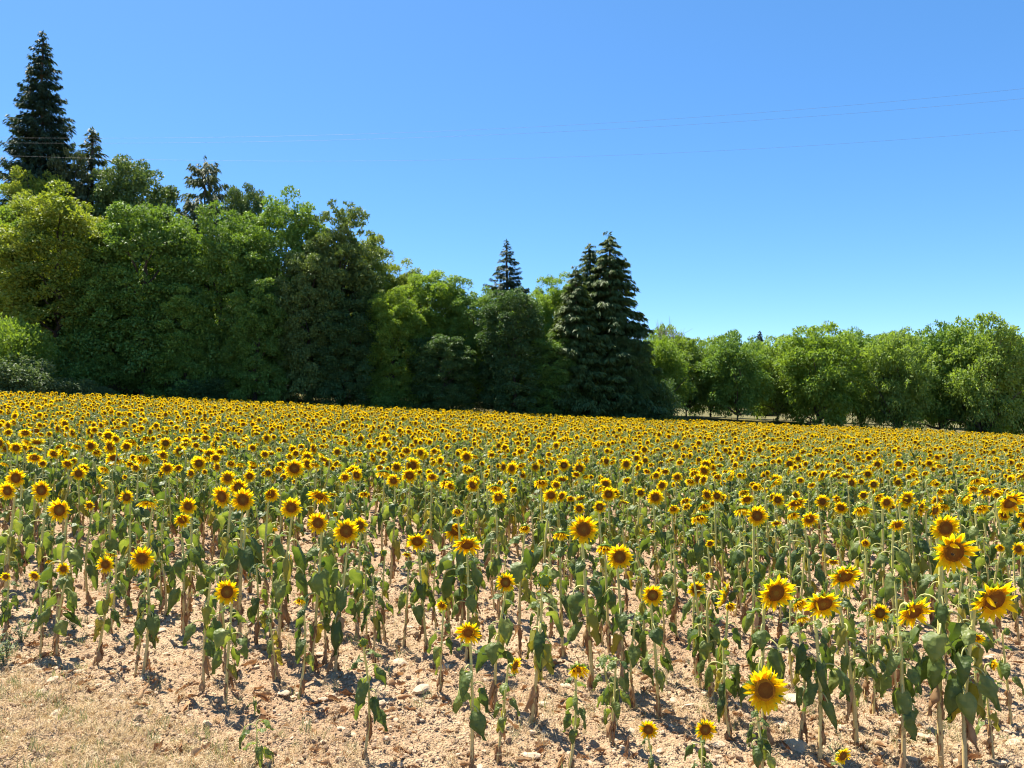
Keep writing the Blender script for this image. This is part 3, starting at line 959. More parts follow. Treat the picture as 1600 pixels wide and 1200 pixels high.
def ring_rec(layout):
    r = Rec()
    for k, m in layout:
        r.join(PET[k], m)
    return r


def disc_rec(green=0.0):
    rec = Rec()
    g = random.Random(4)
    rad = (0.0, 0.14, 0.26, 0.37, 0.46, 0.52); zz = (0.05, 0.06, 0.085, 0.10, 0.07, -0.01)
    n = 18
    V = [(0, 0, zz[0])]; F = []; T = []
    for r, z in zip(rad[1:], zz[1:]):
        for k in range(n):
            a = 6.28318 * k / n
            q = 1 + g.uniform(-0.03, 0.03)
            V.append((math.cos(a) * r * q, math.sin(a) * r * q, z + g.uniform(-0.012, 0.012)))
    for k in range(n):
        F.append((0, 1 + k, 1 + (k + 1) % n)); T.append(0.1)
    for i in range(4):
        for k in range(n):
            a = 1 + i * n + k; b = 1 + i * n + (k + 1) % n
            F.append((a, a + n, b + n, b)); T.append((0.3, 0.55, 0.8, 1.0)[i] + g.uniform(-0.08, 0.08))
    rec.add(V, F, 'disc' if not green else 'bract', T)
    return rec


def back_rec(seed, bud=False):
    """green receptacle with pointed bracts behind the disc"""
    g = random.Random(seed)
    rec = Rec()
    n = 14
    V = []; F = []; T = []
    prof = ((0.51, -0.02), (0.55, -0.12), (0.42, -0.26), (0.14, -0.36), (0.05, -0.40))
    for r, z in prof:
        for k in range(n):
            a = 6.28318 * k / n
            V.append((math.cos(a) * r, math.sin(a) * r, z))
    for i in range(4):
        for k in range(n):
            k2 = (k + 1) % n
            F.append((i * n + k, (i + 1) * n + k, (i + 1) * n + k2, i * n + k2)); T.append(0.4)
    rec.add(V, F, 'bract', T)
    for layer in range(2):
        nb = 16
        for i in range(nb):
            a = 6.28318 * (i + layer * 0.5) / nb + g.gauss(0, 0.08)
            el = (1.15 if bud else 0.15 + 0.3 * layer) + g.gauss(0, 0.3)
            L = (0.5 if bud else 0.42) * g.uniform(0.8, 1.25)
            w = 0.09
            ca, sa = math.cos(a), math.sin(a)
            base = Vector((ca * 0.50, sa * 0.50, -0.1 - 0.08 * layer)); t = Vector((-sa, ca, 0))
            d = Vector((ca * math.cos(el), sa * math.cos(el), math.sin(el)))
            d2 = Vector((ca * math.cos(el + (0.5 if bud else -0.4)), sa * math.cos(el + (0.5 if bud else -0.4)), math.sin(el + (0.5 if bud else -0.4))))
            mid = base + d * L * 0.5
            rec.add([base - t * w, base + t * w, mid + t * w * 0.8, mid - t * w * 0.8, mid + d2 * L * 0.5], [(0, 1, 2, 3), (3, 2, 4)], 'bract', g.uniform(0.3, 0.9))
    return rec


STYLES = ['open', 'open', 'open', 'ragged', 'ragged', 'ragged', 'cup', 'cup', 'back', 'small', 'small', 'bud', 'bud']
LAYOUTS = [petal_layout(1100 + i, s) for i, s in enumerate(STYLES)]
RINGS = [ring_rec(l) for l in LAYOUTS]
BY_STYLE = {}
for i, s in enumerate(STYLES):
    BY_STYLE.setdefault(s, []).append(i)
DISC = disc_rec(); DISC_GREEN = disc_rec(1)
BACKS = [back_rec(1200 + i) for i in range(3)]
BACK_BUD = [back_rec(1210 + i, True) for i in range(2)]

MESH = {}


def mesh_of(kind, i, rec, smooth=True):
    k = (kind, i)
    if k not in MESH:
        MESH[k] = rec.mesh('%s_%d' % (kind, i), smooth)
    return MESH[k]


def plant_spec(g, h, hd, nod, yaw, off=(0, 0), style='open', ngreen=8, ndry=4, lscale=1.0, palep=0.10):
    """parts of one sunflower relative to its foot: stem record, [(kind, index, matrix)] leaves, head matrix"""
    f = Vector((math.sin(yaw), -math.cos(yaw), 0))
    nr = nod if style != 'none' else -1.45
    a = f * math.cos(nr) - Vector((0, 0, math.sin(nr)))
    C = Vector((off[0], off[1], h))
    s = max(hd / 0.22, 0.35)
    rn = (0.03 + 0.05 * max(0.0, min(1, nr / 1.0))) * s
    back = C - a * (0.19 * hd)
    P0 = Vector((C.x, C.y, 0)) - f * (rn + 0.08 * s * math.cos(nr)) + Vector((0, 0, max(h * 0.7, back.z - 0.13 * s)))
    P1 = Vector((P0.x, P0.y, back.z + 0.10 * s * max(0, math.sin(nr)) + 0.0))
    pts = []
    wx, wy = g.gauss(0, 0.02), g.gauss(0, 0.02)
    n = 8
    for i in range(n):
        t = i / (n - 1)
        b = math.sin(t * math.pi)
        pts.append(Vector((P0.x * t ** 1.3 + wx * b, P0.y * t ** 1.3 + wy * b, -0.04 + (P0.z + 0.04) * t)))
    trunk_pts = list(pts)
    for t in (0.25, 0.5, 0.75, 1.0):
        pts.append(P0 * (1 - t) ** 2 + P1 * (2 * t * (1 - t)) + back * t * t)
    r0 = (0.0056 + 0.0066 * h) * (0.8 + 0.25 * min(s, 1.3))
    rad = [r0 * (1.12 - 0.35 * i / (n - 1)) for i in range(n)] + [r0 * 0.75, r0 * 0.75, r0 * 0.8, r0 * 0.95]
    stem = Rec()
    tube(stem, pts, rad, 6, 'stem', [min(1, 0.05 + 0.9 * i / 8) for i in range(len(pts))], cap=True)
    lv = []

    def along(t):
        q = t * (n - 1); i = min(int(q), n - 2)
        return trunk_pts[i].lerp(trunk_pts[i + 1], q - i)
    az = g.uniform(0, 6.28)
    for i in range(ngreen):
        t = 0.50 + 0.47 * (i + g.uniform(-0.3, 0.3)) / max(1, ngreen - 1)
        t = max(0.42, min(0.97, t))
        az += 2.4 + g.gauss(0, 0.3)
        sz = lscale * g.uniform(0.75, 1.12) * (1.0 if t < 0.85 else 0.75) * (0.30 + 0.70 * min(1.2, h / 1.0))
        if t > 0.88:
            kind, idx = 'leaf_up', g.randrange(3)
        elif g.random() < (palep + 0.25 if t < 0.55 else palep):
            kind, idx = 'pale', g.randrange(3)
        else:
            kind, idx = 'leaf', g.randrange(12)
        m = Matrix.Translation(along(t)) @ Matrix.Rotation(az, 4, 'Z') @ Matrix.Rotation(g.gauss(0, 0.18), 4, 'X') @ Matrix.Scale(sz, 4)
        lv.append((kind, idx, m))
    if style == 'none':
        for i in range(3):
            lv.append(('leaf_up', i, Matrix.Translation(C - Vector((0, 0, 0.03))) @ Matrix.Rotation(az + i * 2.1, 4, 'Z') @ Matrix.Scale(lscale * g.uniform(0.4, 0.65), 4)))
    for i in range(ndry):
        t = g.uniform(0.10, 0.5)
        az += 2.4 + g.gauss(0, 0.5)
        sz = lscale * g.uniform(0.55, 1.0) * (0.55 + 0.45 * min(1.2, h))
        m = Matrix.Translation(along(t)) @ Matrix.Rotation(az, 4, 'Z') @ Matrix.Rotation(g.gauss(0, 0.2), 4, 'Y') @ Matrix.Scale(sz, 4)
        lv.append(('dry', g.randrange(6), m))
    head = None
    if style != 'none':
        up = Vector((0, 0, 1)) if abs(a.z) < 0.95 else f
        X = up.cross(a).normalized(); Yv = a.cross(X)
        rot = Matrix((X, Yv, a)).transposed().to_4x4()
        head = Matrix.Translation(C) @ rot @ Matrix.Rotation(g.gauss(0, 0.25), 4, 'Z') @ Matrix.Scale(hd / 2.0, 4)
    return stem, lv, head


LREC = {'leaf': LEAF, 'leaf_up': LEAF_UP, 'pale': PALE, 'dry': DRY}
PNAME = {'leaf': 'leaf', 'leaf_up': 'leaf', 'pale': 'leaf', 'dry': 'dry_leaf'}


def head_recs(style, g):
    i = g.choice(BY_STYLE[style])
    bud = style == 'bud'
    j = g.randrange(2 if bud else 3)
    return i, bud, j


def sunflower(g, base, h, hd, nod, yaw, off, style, ngreen, ndry, lscale, fine=False):
    root = link('sunflower', None)
    root.location = base
    stem, lv, head = plant_spec(g, h, hd, nod, yaw, off, style, ngreen, ndry, lscale)
    link('stem', stem.mesh('stem'), root)
    for kind, idx, m in lv:
        link(PNAME[kind], mesh_of(kind, idx, LREC[kind][idx]), root, m)
    if head is not None:
        i, bud, j = head_recs(style, g)
        b = link('flower_head', mesh_of('bud_back' if bud else 'head_back', j, (BACK_BUD if bud else BACKS)[j]), root, head)
        link('disc', mesh_of('disc', int(bud), DISC_GREEN if bud else DISC), b)
        if fine:
            for k, m in LAYOUTS[i]:
                link('petal', mesh_of('petal', k, PET[k]), b, m)
        else:
            p = link('petal_ring', mesh_of('ring', i, RINGS[i]), b)
            p['kind'] = 'stuff'
    return root


# ------------------------------------------------------------------ the sunflowers one can pick out
# px, py of the head, its width in px, foot py (or None), nod deg, yaw deg, style, foot px (or None)
HERO = [
    (1195, 1078, 68, 1232, -8, 5, 'open', 1187), (1490, 862, 68, 1196, 14, 0, 'ragged', 1464), (1553, 937, 76, 1218, 24, 8, 'ragged', 1502), (1428, 956, 58, 1206, 30, 12, 'ragged', 1406),
    (1212, 926, 60, 1168, 16, 14, 'open', 1192), (1286, 943, 58, 1196, 34, 0, 'ragged', 1276), (1320, 900, 52, 1168, 34, 3, 'ragged', 1334), (1248, 943, 30, 1080, 30, 25, 'cup', 1238), (1375, 958, 32, 1115, 0, 0, 'small', 1360),
    (1134, 930, 52, 1100, 18, 68, 'back', 1112), (1317, 1181, 30, 1236, 10, 22, 'small', 1312), (1102, 1140, 35, 1222, 5, 3, 'small', 1096), (1013, 1140, 31, 1228, 5, -8, 'small', 1018),
    (1020, 930, 35, 1128, 4, 0, 'open', 1026), (1088, 921, 29, 1062, 6, 0, 'small', 1086), (968, 870, 41, 1086, 2, 2, 'open', 970), (912, 827, 46, 1080, 0, 0, 'open', 926),
    (732, 988, 40, 1206, 18, -4, 'ragged', 736), (805, 1040, 28, 1192, 10, 55, 'small', 776), (903, 1046, 36, 1206, 42, 5, 'cup', 887), (790, 910, 32, 1115, 0, 0, 'small', 774), (851, 907, 34, 1140, 5, 10, 'bud', 829),
    (730, 851, 43, 1040, 40, 4, 'ragged', 728), (711, 829, 37, 1012, 14, 8, 'cup', 706), (652, 846, 35, 1020, 28, 2, 'ragged', 668), (541, 830, 41, 1057, 2, 2, 'open', 526), (497, 817, 35, 1053, 0, -4, 'open', 487),
    (562, 821, 27, 1000, 0, 5, 'small', 558), (455, 793, 34, 1031, 6, 12, 'open', 436), (380, 781, 38, 1000, 0, 0, 'open', 378), (347, 776, 37, 990, 4, -20, 'open', 344), (373, 762, 30, 965, 4, 0, 'open', 370), (500, 775, 37, 975, 46, -16, 'ragged', 504), (423, 772, 27, 960, 14, 32, 'cup', 420),
    (355, 925, 40, 1106, -4, 0, 'open', 356), (222, 873, 39, 1057, -2, 3, 'open', 226), (165, 882, 29, 1040, 0, 2, 'small', 154), (93, 797, 37, 985, 0, 0, 'open', 92), (65, 766, 32, 960, 2, 2, 'open', 66), (12, 767, 30, 958, 2, -4, 'open', 12), (25, 747, 31, 925, 2, 4, 'open', 27),
    (99, 889, 21, 1031, 2, 6, 'small', 94), (54, 900, 19, 1027, 20, 0, 'small', 67), (9, 901, 16, 1006, 10, 5, 'small', 14), (198, 777, 24, 945, 0, 0, 'small', 200), (230, 785, 33, 955, 66, 0, 'cup', 228), (294, 791, 28, 975, 2, 4, 'open', 294), (285, 812, 27, 995, 16, 26, 'cup', 290),
    (140, 790, 17, 945, 6, 0, 'small', 142), (157, 756, 30, 930, 30, -66, 'back', 172), (568, 1004, 22, 1190, 0, 10, 'bud', 570),
    (1477, 825, 46, None, 8, 0, 'open', None), (1578, 785, 46, None, 30, 10, 'ragged', None), (1591, 858, 23, 1010, 0, 0, 'small', None), (1183, 806, 34, None, 4, 0, 'open', None), (1265, 811, 29, None, 20, 4, 'ragged', None),
    (1160, 797, 30, None, 64, 0, 'cup', None), (1167, 780, 24, None, 40, 0, 'ragged', None), (1093, 809, 31, None, 54, 0, 'cup', None), (1100, 791, 23, None, 50, 4, 'cup', None), (1215, 781, 22, None, 0, 0, 'small', None),
    (1244, 786, 36, None, 52, 10, 'ragged', None), (1238, 804, 23, None, 52, 8, 'cup', None), (1285, 784, 25, None, 0, 0, 'small', None), (1346, 795, 31, None, 56, 0, 'cup', None), (1402, 820, 27, None, 38, -4, 'ragged', None), (1385, 785, 23, None, 8, 0, 'open', None),
    (1417, 780, 30, None, 6, 14, 'ragged', None), (1439, 793, 31, None, 10, 44, 'ragged', None), (1461, 797, 29, None, 10, 30, 'ragged', None), (1508, 779, 25, None, 30, 30, 'cup', None), (1533, 793, 26, None, 46, 0, 'cup', None), (1365, 757, 18, None, 0, 0, 'small', None), (1542, 767, 31, None, 52, 6, 'ragged', None),
    (1524, 751, 23, None, 52, 0, 'cup', None), (1470, 768, 18, None, 40, 0, 'cup', None), (1349, 774, 17, None, 10, 0, 'small', None), (1372, 776, 20, None, 30, 20, 'cup', None),
    (861, 774, 27, None, 20, 0, 'ragged', None), (905, 795, 19, None, 0, 0, 'small', None), (937, 792, 22, None, 0, 0, 'small', None), (820, 825, 21, None, 44, 0, 'cup', None), (876, 835, 27, None, 58, 0, 'cup', None), (945, 856, 29, 1030, 56, -8, 'cup', None), (1024, 777, 27, None, 6, 0, 'open', None),
    (1001, 770, 17, None, 0, 0, 'small', None), (1052, 795, 20, None, 28, 0, 'cup', None), (1120, 775, 20, None, 0, 0, 'small', None), (1090, 749, 19, None, 10, 0, 'small', None), (946, 756, 21, None, 4, 0, 'open', None), (846, 753, 27, None, 52, 0, 'cup', None), (881, 727, 21, None, 0, 10, 'open', None),
    (809, 734, 18, None, 10, 0, 'small', None), (1162, 769, 19, None, 40, 0, 'cup', None), (1050, 846, 15, 990, 0, 0, 'bud', None), (1010, 907, 14, 1040, 0, 0, 'bud', None),
    (460, 732, 32, None, 10, 6, 'open', None), (419, 739, 16, None, 0, 0, 'small', None), (435, 733, 16, None, 24, 10, 'cup', None), (492, 725, 19, None, 56, 0, 'cup', None), (513, 724, 16, None, 0, 0, 'small', None), (539, 746, 19, None, 24, 10, 'ragged', None), (552, 737, 25, None, 14, 12, 'ragged', None),
    (599, 739, 27, None, 70, 0, 'cup', None), (615, 751, 23, None, 10, 0, 'ragged', None), (644, 727, 28, None, 16, 8, 'open', None), (640, 743, 27, None, 22, 4, 'ragged', None), (699, 754, 28, None, 54, 0, 'cup', None), (715, 799, 18, None, 30, 0, 'cup', None), (770, 821, 15, 960, 20, 10, 'bud', None),
    (774, 762, 25, None, 62, 0, 'cup', None), (779, 777, 25, None, 16, 20, 'ragged', None), (729, 714, 21, None, 10, 6, 'open', None), (661, 711, 18, None, 10, 24, 'open', None), (600, 864, 16, 1005, -10, 0, 'bud', None), (581, 891, 17, 1040, -10, 0, 'bud', None), (635, 704, 18, None, 36, 8, 'ragged', None), (527, 706, 16, None, 0, 0, 'small', None),
    (141, 674, 16, None, 0, 0, 'small', None), (142, 697, 21, None, 0, 0, 'open', None), (56, 672, 24, None, 44, 0, 'cup', None), (120, 697, 17, None, 52, 0, 'cup', None), (25, 700, 19, None, 8, 20, 'open', None), (54, 715, 23, None, 40, 20, 'ragged', None), (84, 709, 19, None, 26, 0, 'ragged', None), (101, 705, 21, None, 54, 0, 'cup', None),
    (106, 725, 20, None, 28, 0, 'ragged', None), (179, 716, 27, None, 40, 16, 'ragged', None), (224, 716, 28, None, 48, 0, 'cup', None), (212, 731, 15, None, 0, 0, 'small', None), (261, 732, 21, None, 10, 30, 'open', None), (311, 724, 24, None, 0, 4, 'open', None), (327, 711, 23, None, 6, 28, 'open', None), (255, 711, 18, None, 16, 0, 'ragged', None),
    (356, 747, 25, None, 4, 4, 'open', None), (390, 744, 19, None, 4, 24, 'open', None), (361, 724, 17, None, 30, 10, 'cup', None), (377, 725, 18, None, 62, 0, 'cup', None), (291, 691, 17, None, 8, 14, 'open', None), (169, 681, 18, None, 10, 20, 'open', None), (181, 686, 15, None, 20, 0, 'open', None), (205, 689, 23, None, 54, 0, 'cup', None), (229, 685, 19, None, 52, 14, 'cup', None),
    (200, 808, 14, 955, -6, 0, 'bud', None), (250, 812, 14, 960, -6, 0, 'bud', None), (325, 906, 15, 1091, -4, 0, 'bud', 322), (222, 917, 13, 1056, 4, 0, 'bud', 214), (1133, 1005, 22, 1160, -10, 0, 'bud', 1138), (943, 1020, 16, 1140, -10, 10, 'none', 966), (570, 880, 14, 1020, 0, 0, 'bud', 575),
]
plants = []     # dicts: base, h, hd, nod, yaw, off, style, px, py, dpx, hero
rg = random.Random(21)
for (hx, hy, dpx, fy, nod, yaw, style, fx) in HERO:
    if fy is not None:
        bx = fx if fx is not None else hx + rg.uniform(-6, 6)
        D = depth_from_base(bx, fy)
        x = (bx - 800) / FPX * D
    else:
        D = depth_from_height(hx, hy, 1.14 + rg.uniform(-0.09, 0.09) + (0.1 if hx > 1350 else 0))
        x = (hx - 800) / FPX * D + rg.uniform(-0.04, 0.04)
    z = float(soil_z(x, D)) if D < 18 else float(G(x, D))
    hp = at(hx, hy, D)
    plants.append(dict(base=(x, D, z), h=float(hp[2] - z), hd=dpx / FPX * D, nod=math.radians(nod), yaw=math.radians(yaw), off=(float(hp[0] - x), 0.0), style=style, px=hx, py=hy, dpx=dpx, hero=True))
H_XY = np.array([p['base'][:2] for p in plants])

# fill: drilled rows with gaps
U = np.array([0.88, -0.475]); NV = np.array([0.475, 0.88])
fill = []
row = 0
v = FIELD_V
while v < 95:
    v += 0.60
    for s in np.arange(-75, 75, 0.27):
        x = U[0] * s + NV[0] * v + rg.gauss(0, 0.05); y = U[1] * s + NV[1] * v + rg.gauss(0, 0.05)
        if y < 4.75 or abs(x) > 0.69 * y + 0.9 + 0.02 * y or y > float(y_edge(x)):
            continue
        keep = (0.14 if x < 0.6 else 0.3) if y < 5.9 else 0.38 if y < 7 else 0.76 if y < 10 else 0.80
        keep *= 0.75 + 0.5 * float(vnoise(np.array(x * 0.5), np.array(y * 0.5), 41))
        if rg.random() > keep:
            continue
        fill.append((x, y))
fill = np.array(fill)
dmin = np.array([np.min(np.hypot(H_XY[:, 0] - x, H_XY[:, 1] - y)) if y < 20 else 9 for x, y in fill])
fill = fill[dmin > 0.20]
order = np.argsort(fill[:, 1])
fill = fill[order]
n_ind = 300 - len(plants)
near, far = fill[:n_ind], fill[n_ind:]
for x, y in near:
    z = float(soil_z(x, y))
    if y < 9:
        h = rg.uniform(0.50, 0.82) if x < 0.8 else rg.uniform(0.6, 0.98)
        style = rg.choices(['bud', 'none', 'small', 'cup'], [0.40, 0.34, 0.1, 0.16])[0]
        hd = rg.uniform(0.07, 0.11)
    else:
        h = rg.uniform(0.75, 1.08)
        style = rg.choices(['bud', 'none', 'small', 'cup', 'ragged'], [0.26, 0.20, 0.16, 0.24, 0.14])[0]
        hd = rg.uniform(0.09, 0.15)
    P = proj((x, y, z + h))
    plants.append(dict(base=(x, y, z), h=h, hd=hd if style != 'bud' else 0.08, nod=math.radians(rg.choice([0, 5, 15, 30, 50, 60]) if style not in ('bud', 'none') else rg.uniform(-65, -10)), yaw=math.radians(rg.gauss(4, 20)), off=(rg.gauss(0, 0.03), 0), style=style, px=P[0], py=P[1], dpx=hd * FPX / y, hero=False))

# ------------------------------------------------------------------ labels that single each plant out
ANCH = {0: 'the lowest big open sunflower', 1: 'the dark bumblebee one', 2: 'the biggest ragged sunflower', 9: 'the sunflower seen in profile', 16: 'the large round midfield one', 17: 'the lone sunflower over bare soil',
        22: 'the shaggy nodding pair', 26: 'the even open green centred one', 30: 'the tight cluster of three', 34: 'the open one over the verge', 35: 'the long rayed one', 37: 'the open one among leafy stalks', 50: 'the lone bud over bare soil', 45: 'the flat hanging sunflower',
        13: 'the neat round one over stones', 6: 'the mop headed drooping one', 18: 'the small side turned sunflower', 101: 'the lone large sunflower midfield', 52: 'the heavy one with the bee', 55: 'the pale edged open sunflower'}
ANCH = {k: v for k, v in ANCH.items() if k < len(HERO)}
OWN = {
    0: 'big upright open sunflower standing lowest, over bare stony soil', 1: 'big sunflower with a dark bumblebee low on its brown disc', 2: 'biggest sunflower, ragged, petals flopped over its disc, beside the bumblebee one',
    9: 'sunflower seen in profile with its petals flaring sideways', 16: 'large round open sunflower standing out in the middle of the field', 17: 'medium sunflower alone over bare soil above the dry grass', 22: 'shaggy nodding sunflower in front of the other of its pair',
    26: 'even open sunflower with a green centred disc above bare soil', 30: 'open sunflower turned aside in the tight cluster of three', 34: 'open sunflower facing straight out just behind the dry grass verge', 35: 'long rayed sunflower with a small dark disc near the dry verge',
    37: 'open sunflower with even rays above bare gap among leafy stalks', 50: 'lone half open yellow green bud on a withered stalk over soil', 45: 'flat hanging sunflower showing green bracts on top and a petal skirt',
    13: 'neat round sunflower with a thick rim of petals over stony soil', 6: 'mop headed drooping sunflower with petals hanging over its disc', 18: 'small sunflower turned sideways on a thin leaning stalk', 101: 'large open sunflower rising above its neighbours midfield',
    52: 'heavy nodding sunflower with a black bee at the picture border', 55: 'open sunflower with pale petal edges beside a hanging one'}
seen = {}
A_IDX = list(ANCH)
A_PT = np.array([[plants[i]['px'], plants[i]['py']] for i in A_IDX])
LOOK = {'open': 'open', 'ragged': 'ragged', 'cup': 'cupped', 'back': 'side turned', 'small': 'round', 'bud': 'green budded', 'none': 'headless leafy'}


def label_of(i, p):
    if i in OWN:
        return OWN[i]
    d = np.hypot(*(A_PT - np.array([p['px'], p['py']])).T)
    k = int(np.argmin(d))
    dx, dy = p['px'] - A_PT[k][0], p['py'] - A_PT[k][1]
    ang = math.degrees(math.atan2(-dy, dx)) % 360
    rel = ['right of', 'up and right of', 'straight above', 'up and left of', 'left of', 'down and left of', 'straight below', 'down and right of'][int((ang + 22.5) // 45) % 8]
    if p['style'] in ('bud', 'none'):
        look = ('tall ' if p['h'] > 0.75 else 'short ') + LOOK[p['style']]
    else:
        size = 'large' if p['dpx'] > 33 else 'medium' if p['dpx'] > 22 else 'small'
        nodw = 'hanging' if p['nod'] > 0.75 else 'nodding' if p['nod'] > 0.3 else 'upright'
        look = '%s %s %s' % (size, nodw, LOOK[p['style']])
    return (look, rel, ANCH[A_IDX[k]], float(d[k]))


raw = [label_of(i, p) for i, p in enumerate(plants)]
groups = {}
for i, r in enumerate(raw):
    if not isinstance(r, str):
        groups.setdefault(r[:3], []).append((r[3], i))
for key, lst in groups.items():
    lst.sort()
    for q, (_, i) in enumerate(lst):
        look, rel, an = key
        o = '' if len(lst) == 1 else ordn[q] + ' '
        raw[i] = '%s%s sunflower %s %s' % (o, look, rel, an)
for i, p in enumerate(plants):
    g = random.Random(5000 + i)
    D = p['base'][1]
    big = p['dpx'] >= 50
    ng = ((8 if D < 6.5 else 7) + (3 if big else 0)) if p['hero'] else 6
    nd_ = 5 if D < 9 else 3
    if p['h'] < 0.5:
        ng, nd_ = 5, 2
    o = sunflower(g, p['base'], p['h'], p['hd'], p['nod'], p['yaw'], p['off'], p['style'], ng, nd_, g.uniform(0.85, 1.1) * (1.22 if p['h'] > 0.95 else 1.05), fine=big)
    tag(o, raw[i], 'sunflower', 'sunflowers nearest the verge')

# the rest of the field
variants = []
for i in range(26):
    g = random.Random(7000 + i)
    style = ['open', 'small', 'ragged', 'cup', 'open', 'ragged', 'cup', 'small', 'open', 'ragged', 'back', 'open', 'none'][i % 13]
    nod = math.radians({'open': g.uniform(-4, 16), 'small': g.uniform(-4, 10), 'ragged': g.uniform(14, 46), 'cup': g.uniform(36, 66), 'back': g.uniform(50, 75)}.get(style, 0))
    stem, lv, head = plant_spec(g, 1.15, g.choice((0.10, 0.13, 0.15, 0.17, 0.19, 0.21)), nod, math.radians(g.gauss(2, 26)), (0, 0), style, 10, 7, 1.0, palep=0.24)
    r = Rec(); r.join(stem, Matrix.Identity(4))
    for kind, idx, m in lv:
        r.join(LREC[kind][idx], m)
    if head is not None:
        a, bud, j = head_recs(style, g)
        r.join(BACKS[j], head); r.join(DISC, head); r.join(RINGS[a], head)
    variants.append(r.mesh('sunflower_kind_%d' % i))
n = len(far)
zz = np.where(far[:, 1] < 18, soil_z(far[:, 0], far[:, 1]), G(far[:, 0], far[:, 1]))
pts = np.stack([far[:, 0], far[:, 1], zz - 0.02], -1)
sc = rng.uniform(0.80, 1.08, n) + 0.05 * (vnoise(far[:, 0] * 0.15, far[:, 1] * 0.15, 51) - 0.5)
eul = np.stack([rng.normal(0, 0.05, n), rng.normal(0, 0.05, n), rng.normal(0.02, 0.36, n)], -1)
scatter('sunflower_field', pts, eul, np.stack([sc, sc, sc], -1), rng.integers(0, 26, n), variants, 'dense mass of yellow sunflowers filling the field up to the wood', 'sunflowers')
print('far plants', n, 'near', len(plants), 'nearest limit', near[-1][1])


# ------------------------------------------------------------------ bumblebees, seedlings, weeds, dry grass
def bee(px, py, D, s, label):
    rec_b = Rec()

    def ball(rec, c, r, mat, sx=1.0, n=8):
        V = []; F = []
        for i in range(1, 5):
            th = math.pi * i / 5
            for k in range(n):
                a = 6.283 * k / n
                V.append((c[0] + math.cos(th) * r * sx, c[1] + math.sin(th) * math.cos(a) * r, c[2] + math.sin(th) * math.sin(a) * r))
        for i in range(3):
            for k in range(n):
                F.append((i * n + k, i * n + (k + 1) % n, (i + 1) * n + (k + 1) % n, (i + 1) * n + k))
        F.append(tuple(range(n))); F.append(tuple(range(3 * n, 4 * n)))
        rec.add(V, F, mat, 0.5)
    ball(rec_b, (-0.7, 0, 0), 0.85, 'bee_dark', 1.5)
    p = at(px, py, D)
    root = link('bumblebee', None); root.location = tuple(p); root.scale = (s, s, s); root.rotation_euler = (0.3, 0.5, 0.5)
    tag(root, label, 'bee', 'bees on sunflower discs')
    link('abdomen', rec_b.mesh('bee_abdomen'), root)
    r2 = Rec(); ball(r2, (0.75, 0, 0.05), 0.62, 'bee_band', 1.0); link('thorax', r2.mesh('bee_thorax'), root)
    r3 = Rec(); ball(r3, (1.5, 0, 0), 0.4, 'bee_dark', 0.9); link('head', r3.mesh('bee_head'), root)
    for sy in (-1, 1):
        r4 = Rec(); r4.add([(0.7, 0.2 * sy, 0.5), (0.2, 1.1 * sy, 0.7), (-0.9, 1.5 * sy, 0.8), (-1.1, 0.7 * sy, 0.8)], [(0, 1, 2, 3)], 'bee_wing', 0.5)
        link('wing', r4.mesh('bee_wing'), root)


def bee_on(i, px, py, s, label):
    p = plants[i]
    Y = p['base'][1] - 0.10 * p['hd'] - 0.02
    bee(px, py, Y, s, label)


bee_on(1, 1489, 867, 0.009, 'dark bumblebee on the disc of the big sunflower')
bee_on(2, 1556, 942, 0.007, 'bee low on the disc of the biggest ragged sunflower')
bee_on(52, 1585, 786, 0.008, 'black bee on the heavy nodding sunflower at the picture border')


def seedling(px, py, n, s, label, seed):
    D = depth_from_base(px, py)
    x = (px - 800) / FPX * D
    z = float(soil_z(x, D))
    g = random.Random(seed)
    root = link('young_sunflower', None); root.location = (x, D, z)
    tag(root, label, 'plant', 'headless seedlings on the verge')
    H = 0.30 * s
    pts = [(g.gauss(0, 0.01), 0, -0.02), (0.005, 0, H * 0.4), (g.gauss(0, 0.015), 0, H)]
    r = Rec(); tube(r, pts, [0.006, 0.005, 0.003], 5, 'stem', [0.3, 0.8, 0.9]); link('stem', r.mesh('seedling_stem'), root)
    for i in range(n):
        t = 0.35 + 0.65 * i / max(1, n - 1)
        m = Matrix.Translation((0.003, 0, H * t)) @ Matrix.Rotation(i * 2.4 + g.random(), 4, 'Z') @ Matrix.Scale(s * g.uniform(0.6, 0.9), 4)
        link('leaf', mesh_of('leaf_up' if i % 2 else 'leaf', i % 3, (LEAF_UP if i % 2 else LEAF)[i % 3]), root, m)


seedling(404, 1196, 6, 0.85, 'small headless green seedling alone on the dry verge', 61)
seedling(400, 1122, 3, 0.45, 'tiny seedling just behind the headless green one', 62)


def blade_tuft(seed, n, L, spread, mat, w=0.0022, flat=0.0):
    g = random.Random(seed)
    rec = Rec()
    for i in range(n):
        a = g.uniform(0, 6.28); t = abs(g.gauss(0, spread)) + flat
        l = L * g.uniform(0.5, 1.2)
        b = Vector((g.gauss(0, 0.018), g.gauss(0, 0.018), -0.005))
        d0 = Vector((math.cos(a) * math.sin(t * 0.5), math.sin(a) * math.sin(t * 0.5), math.cos(t * 0.5)))
        d1 = Vector((math.cos(a) * math.sin(t * 1.2), math.sin(a) * math.sin(t * 1.2), math.cos(t * 1.2)))
        s = Vector((-math.sin(a + 0.6), math.cos(a + 0.6), 0)) * w
        m = b + d0 * l * 0.5
        rec.add([b - s, b + s, m + s, m - s, m + d1 * l * 0.5], [(0, 1, 2, 3), (3, 2, 4)], mat, g.random())
    return rec.mesh('tuft_%d' % seed, False)


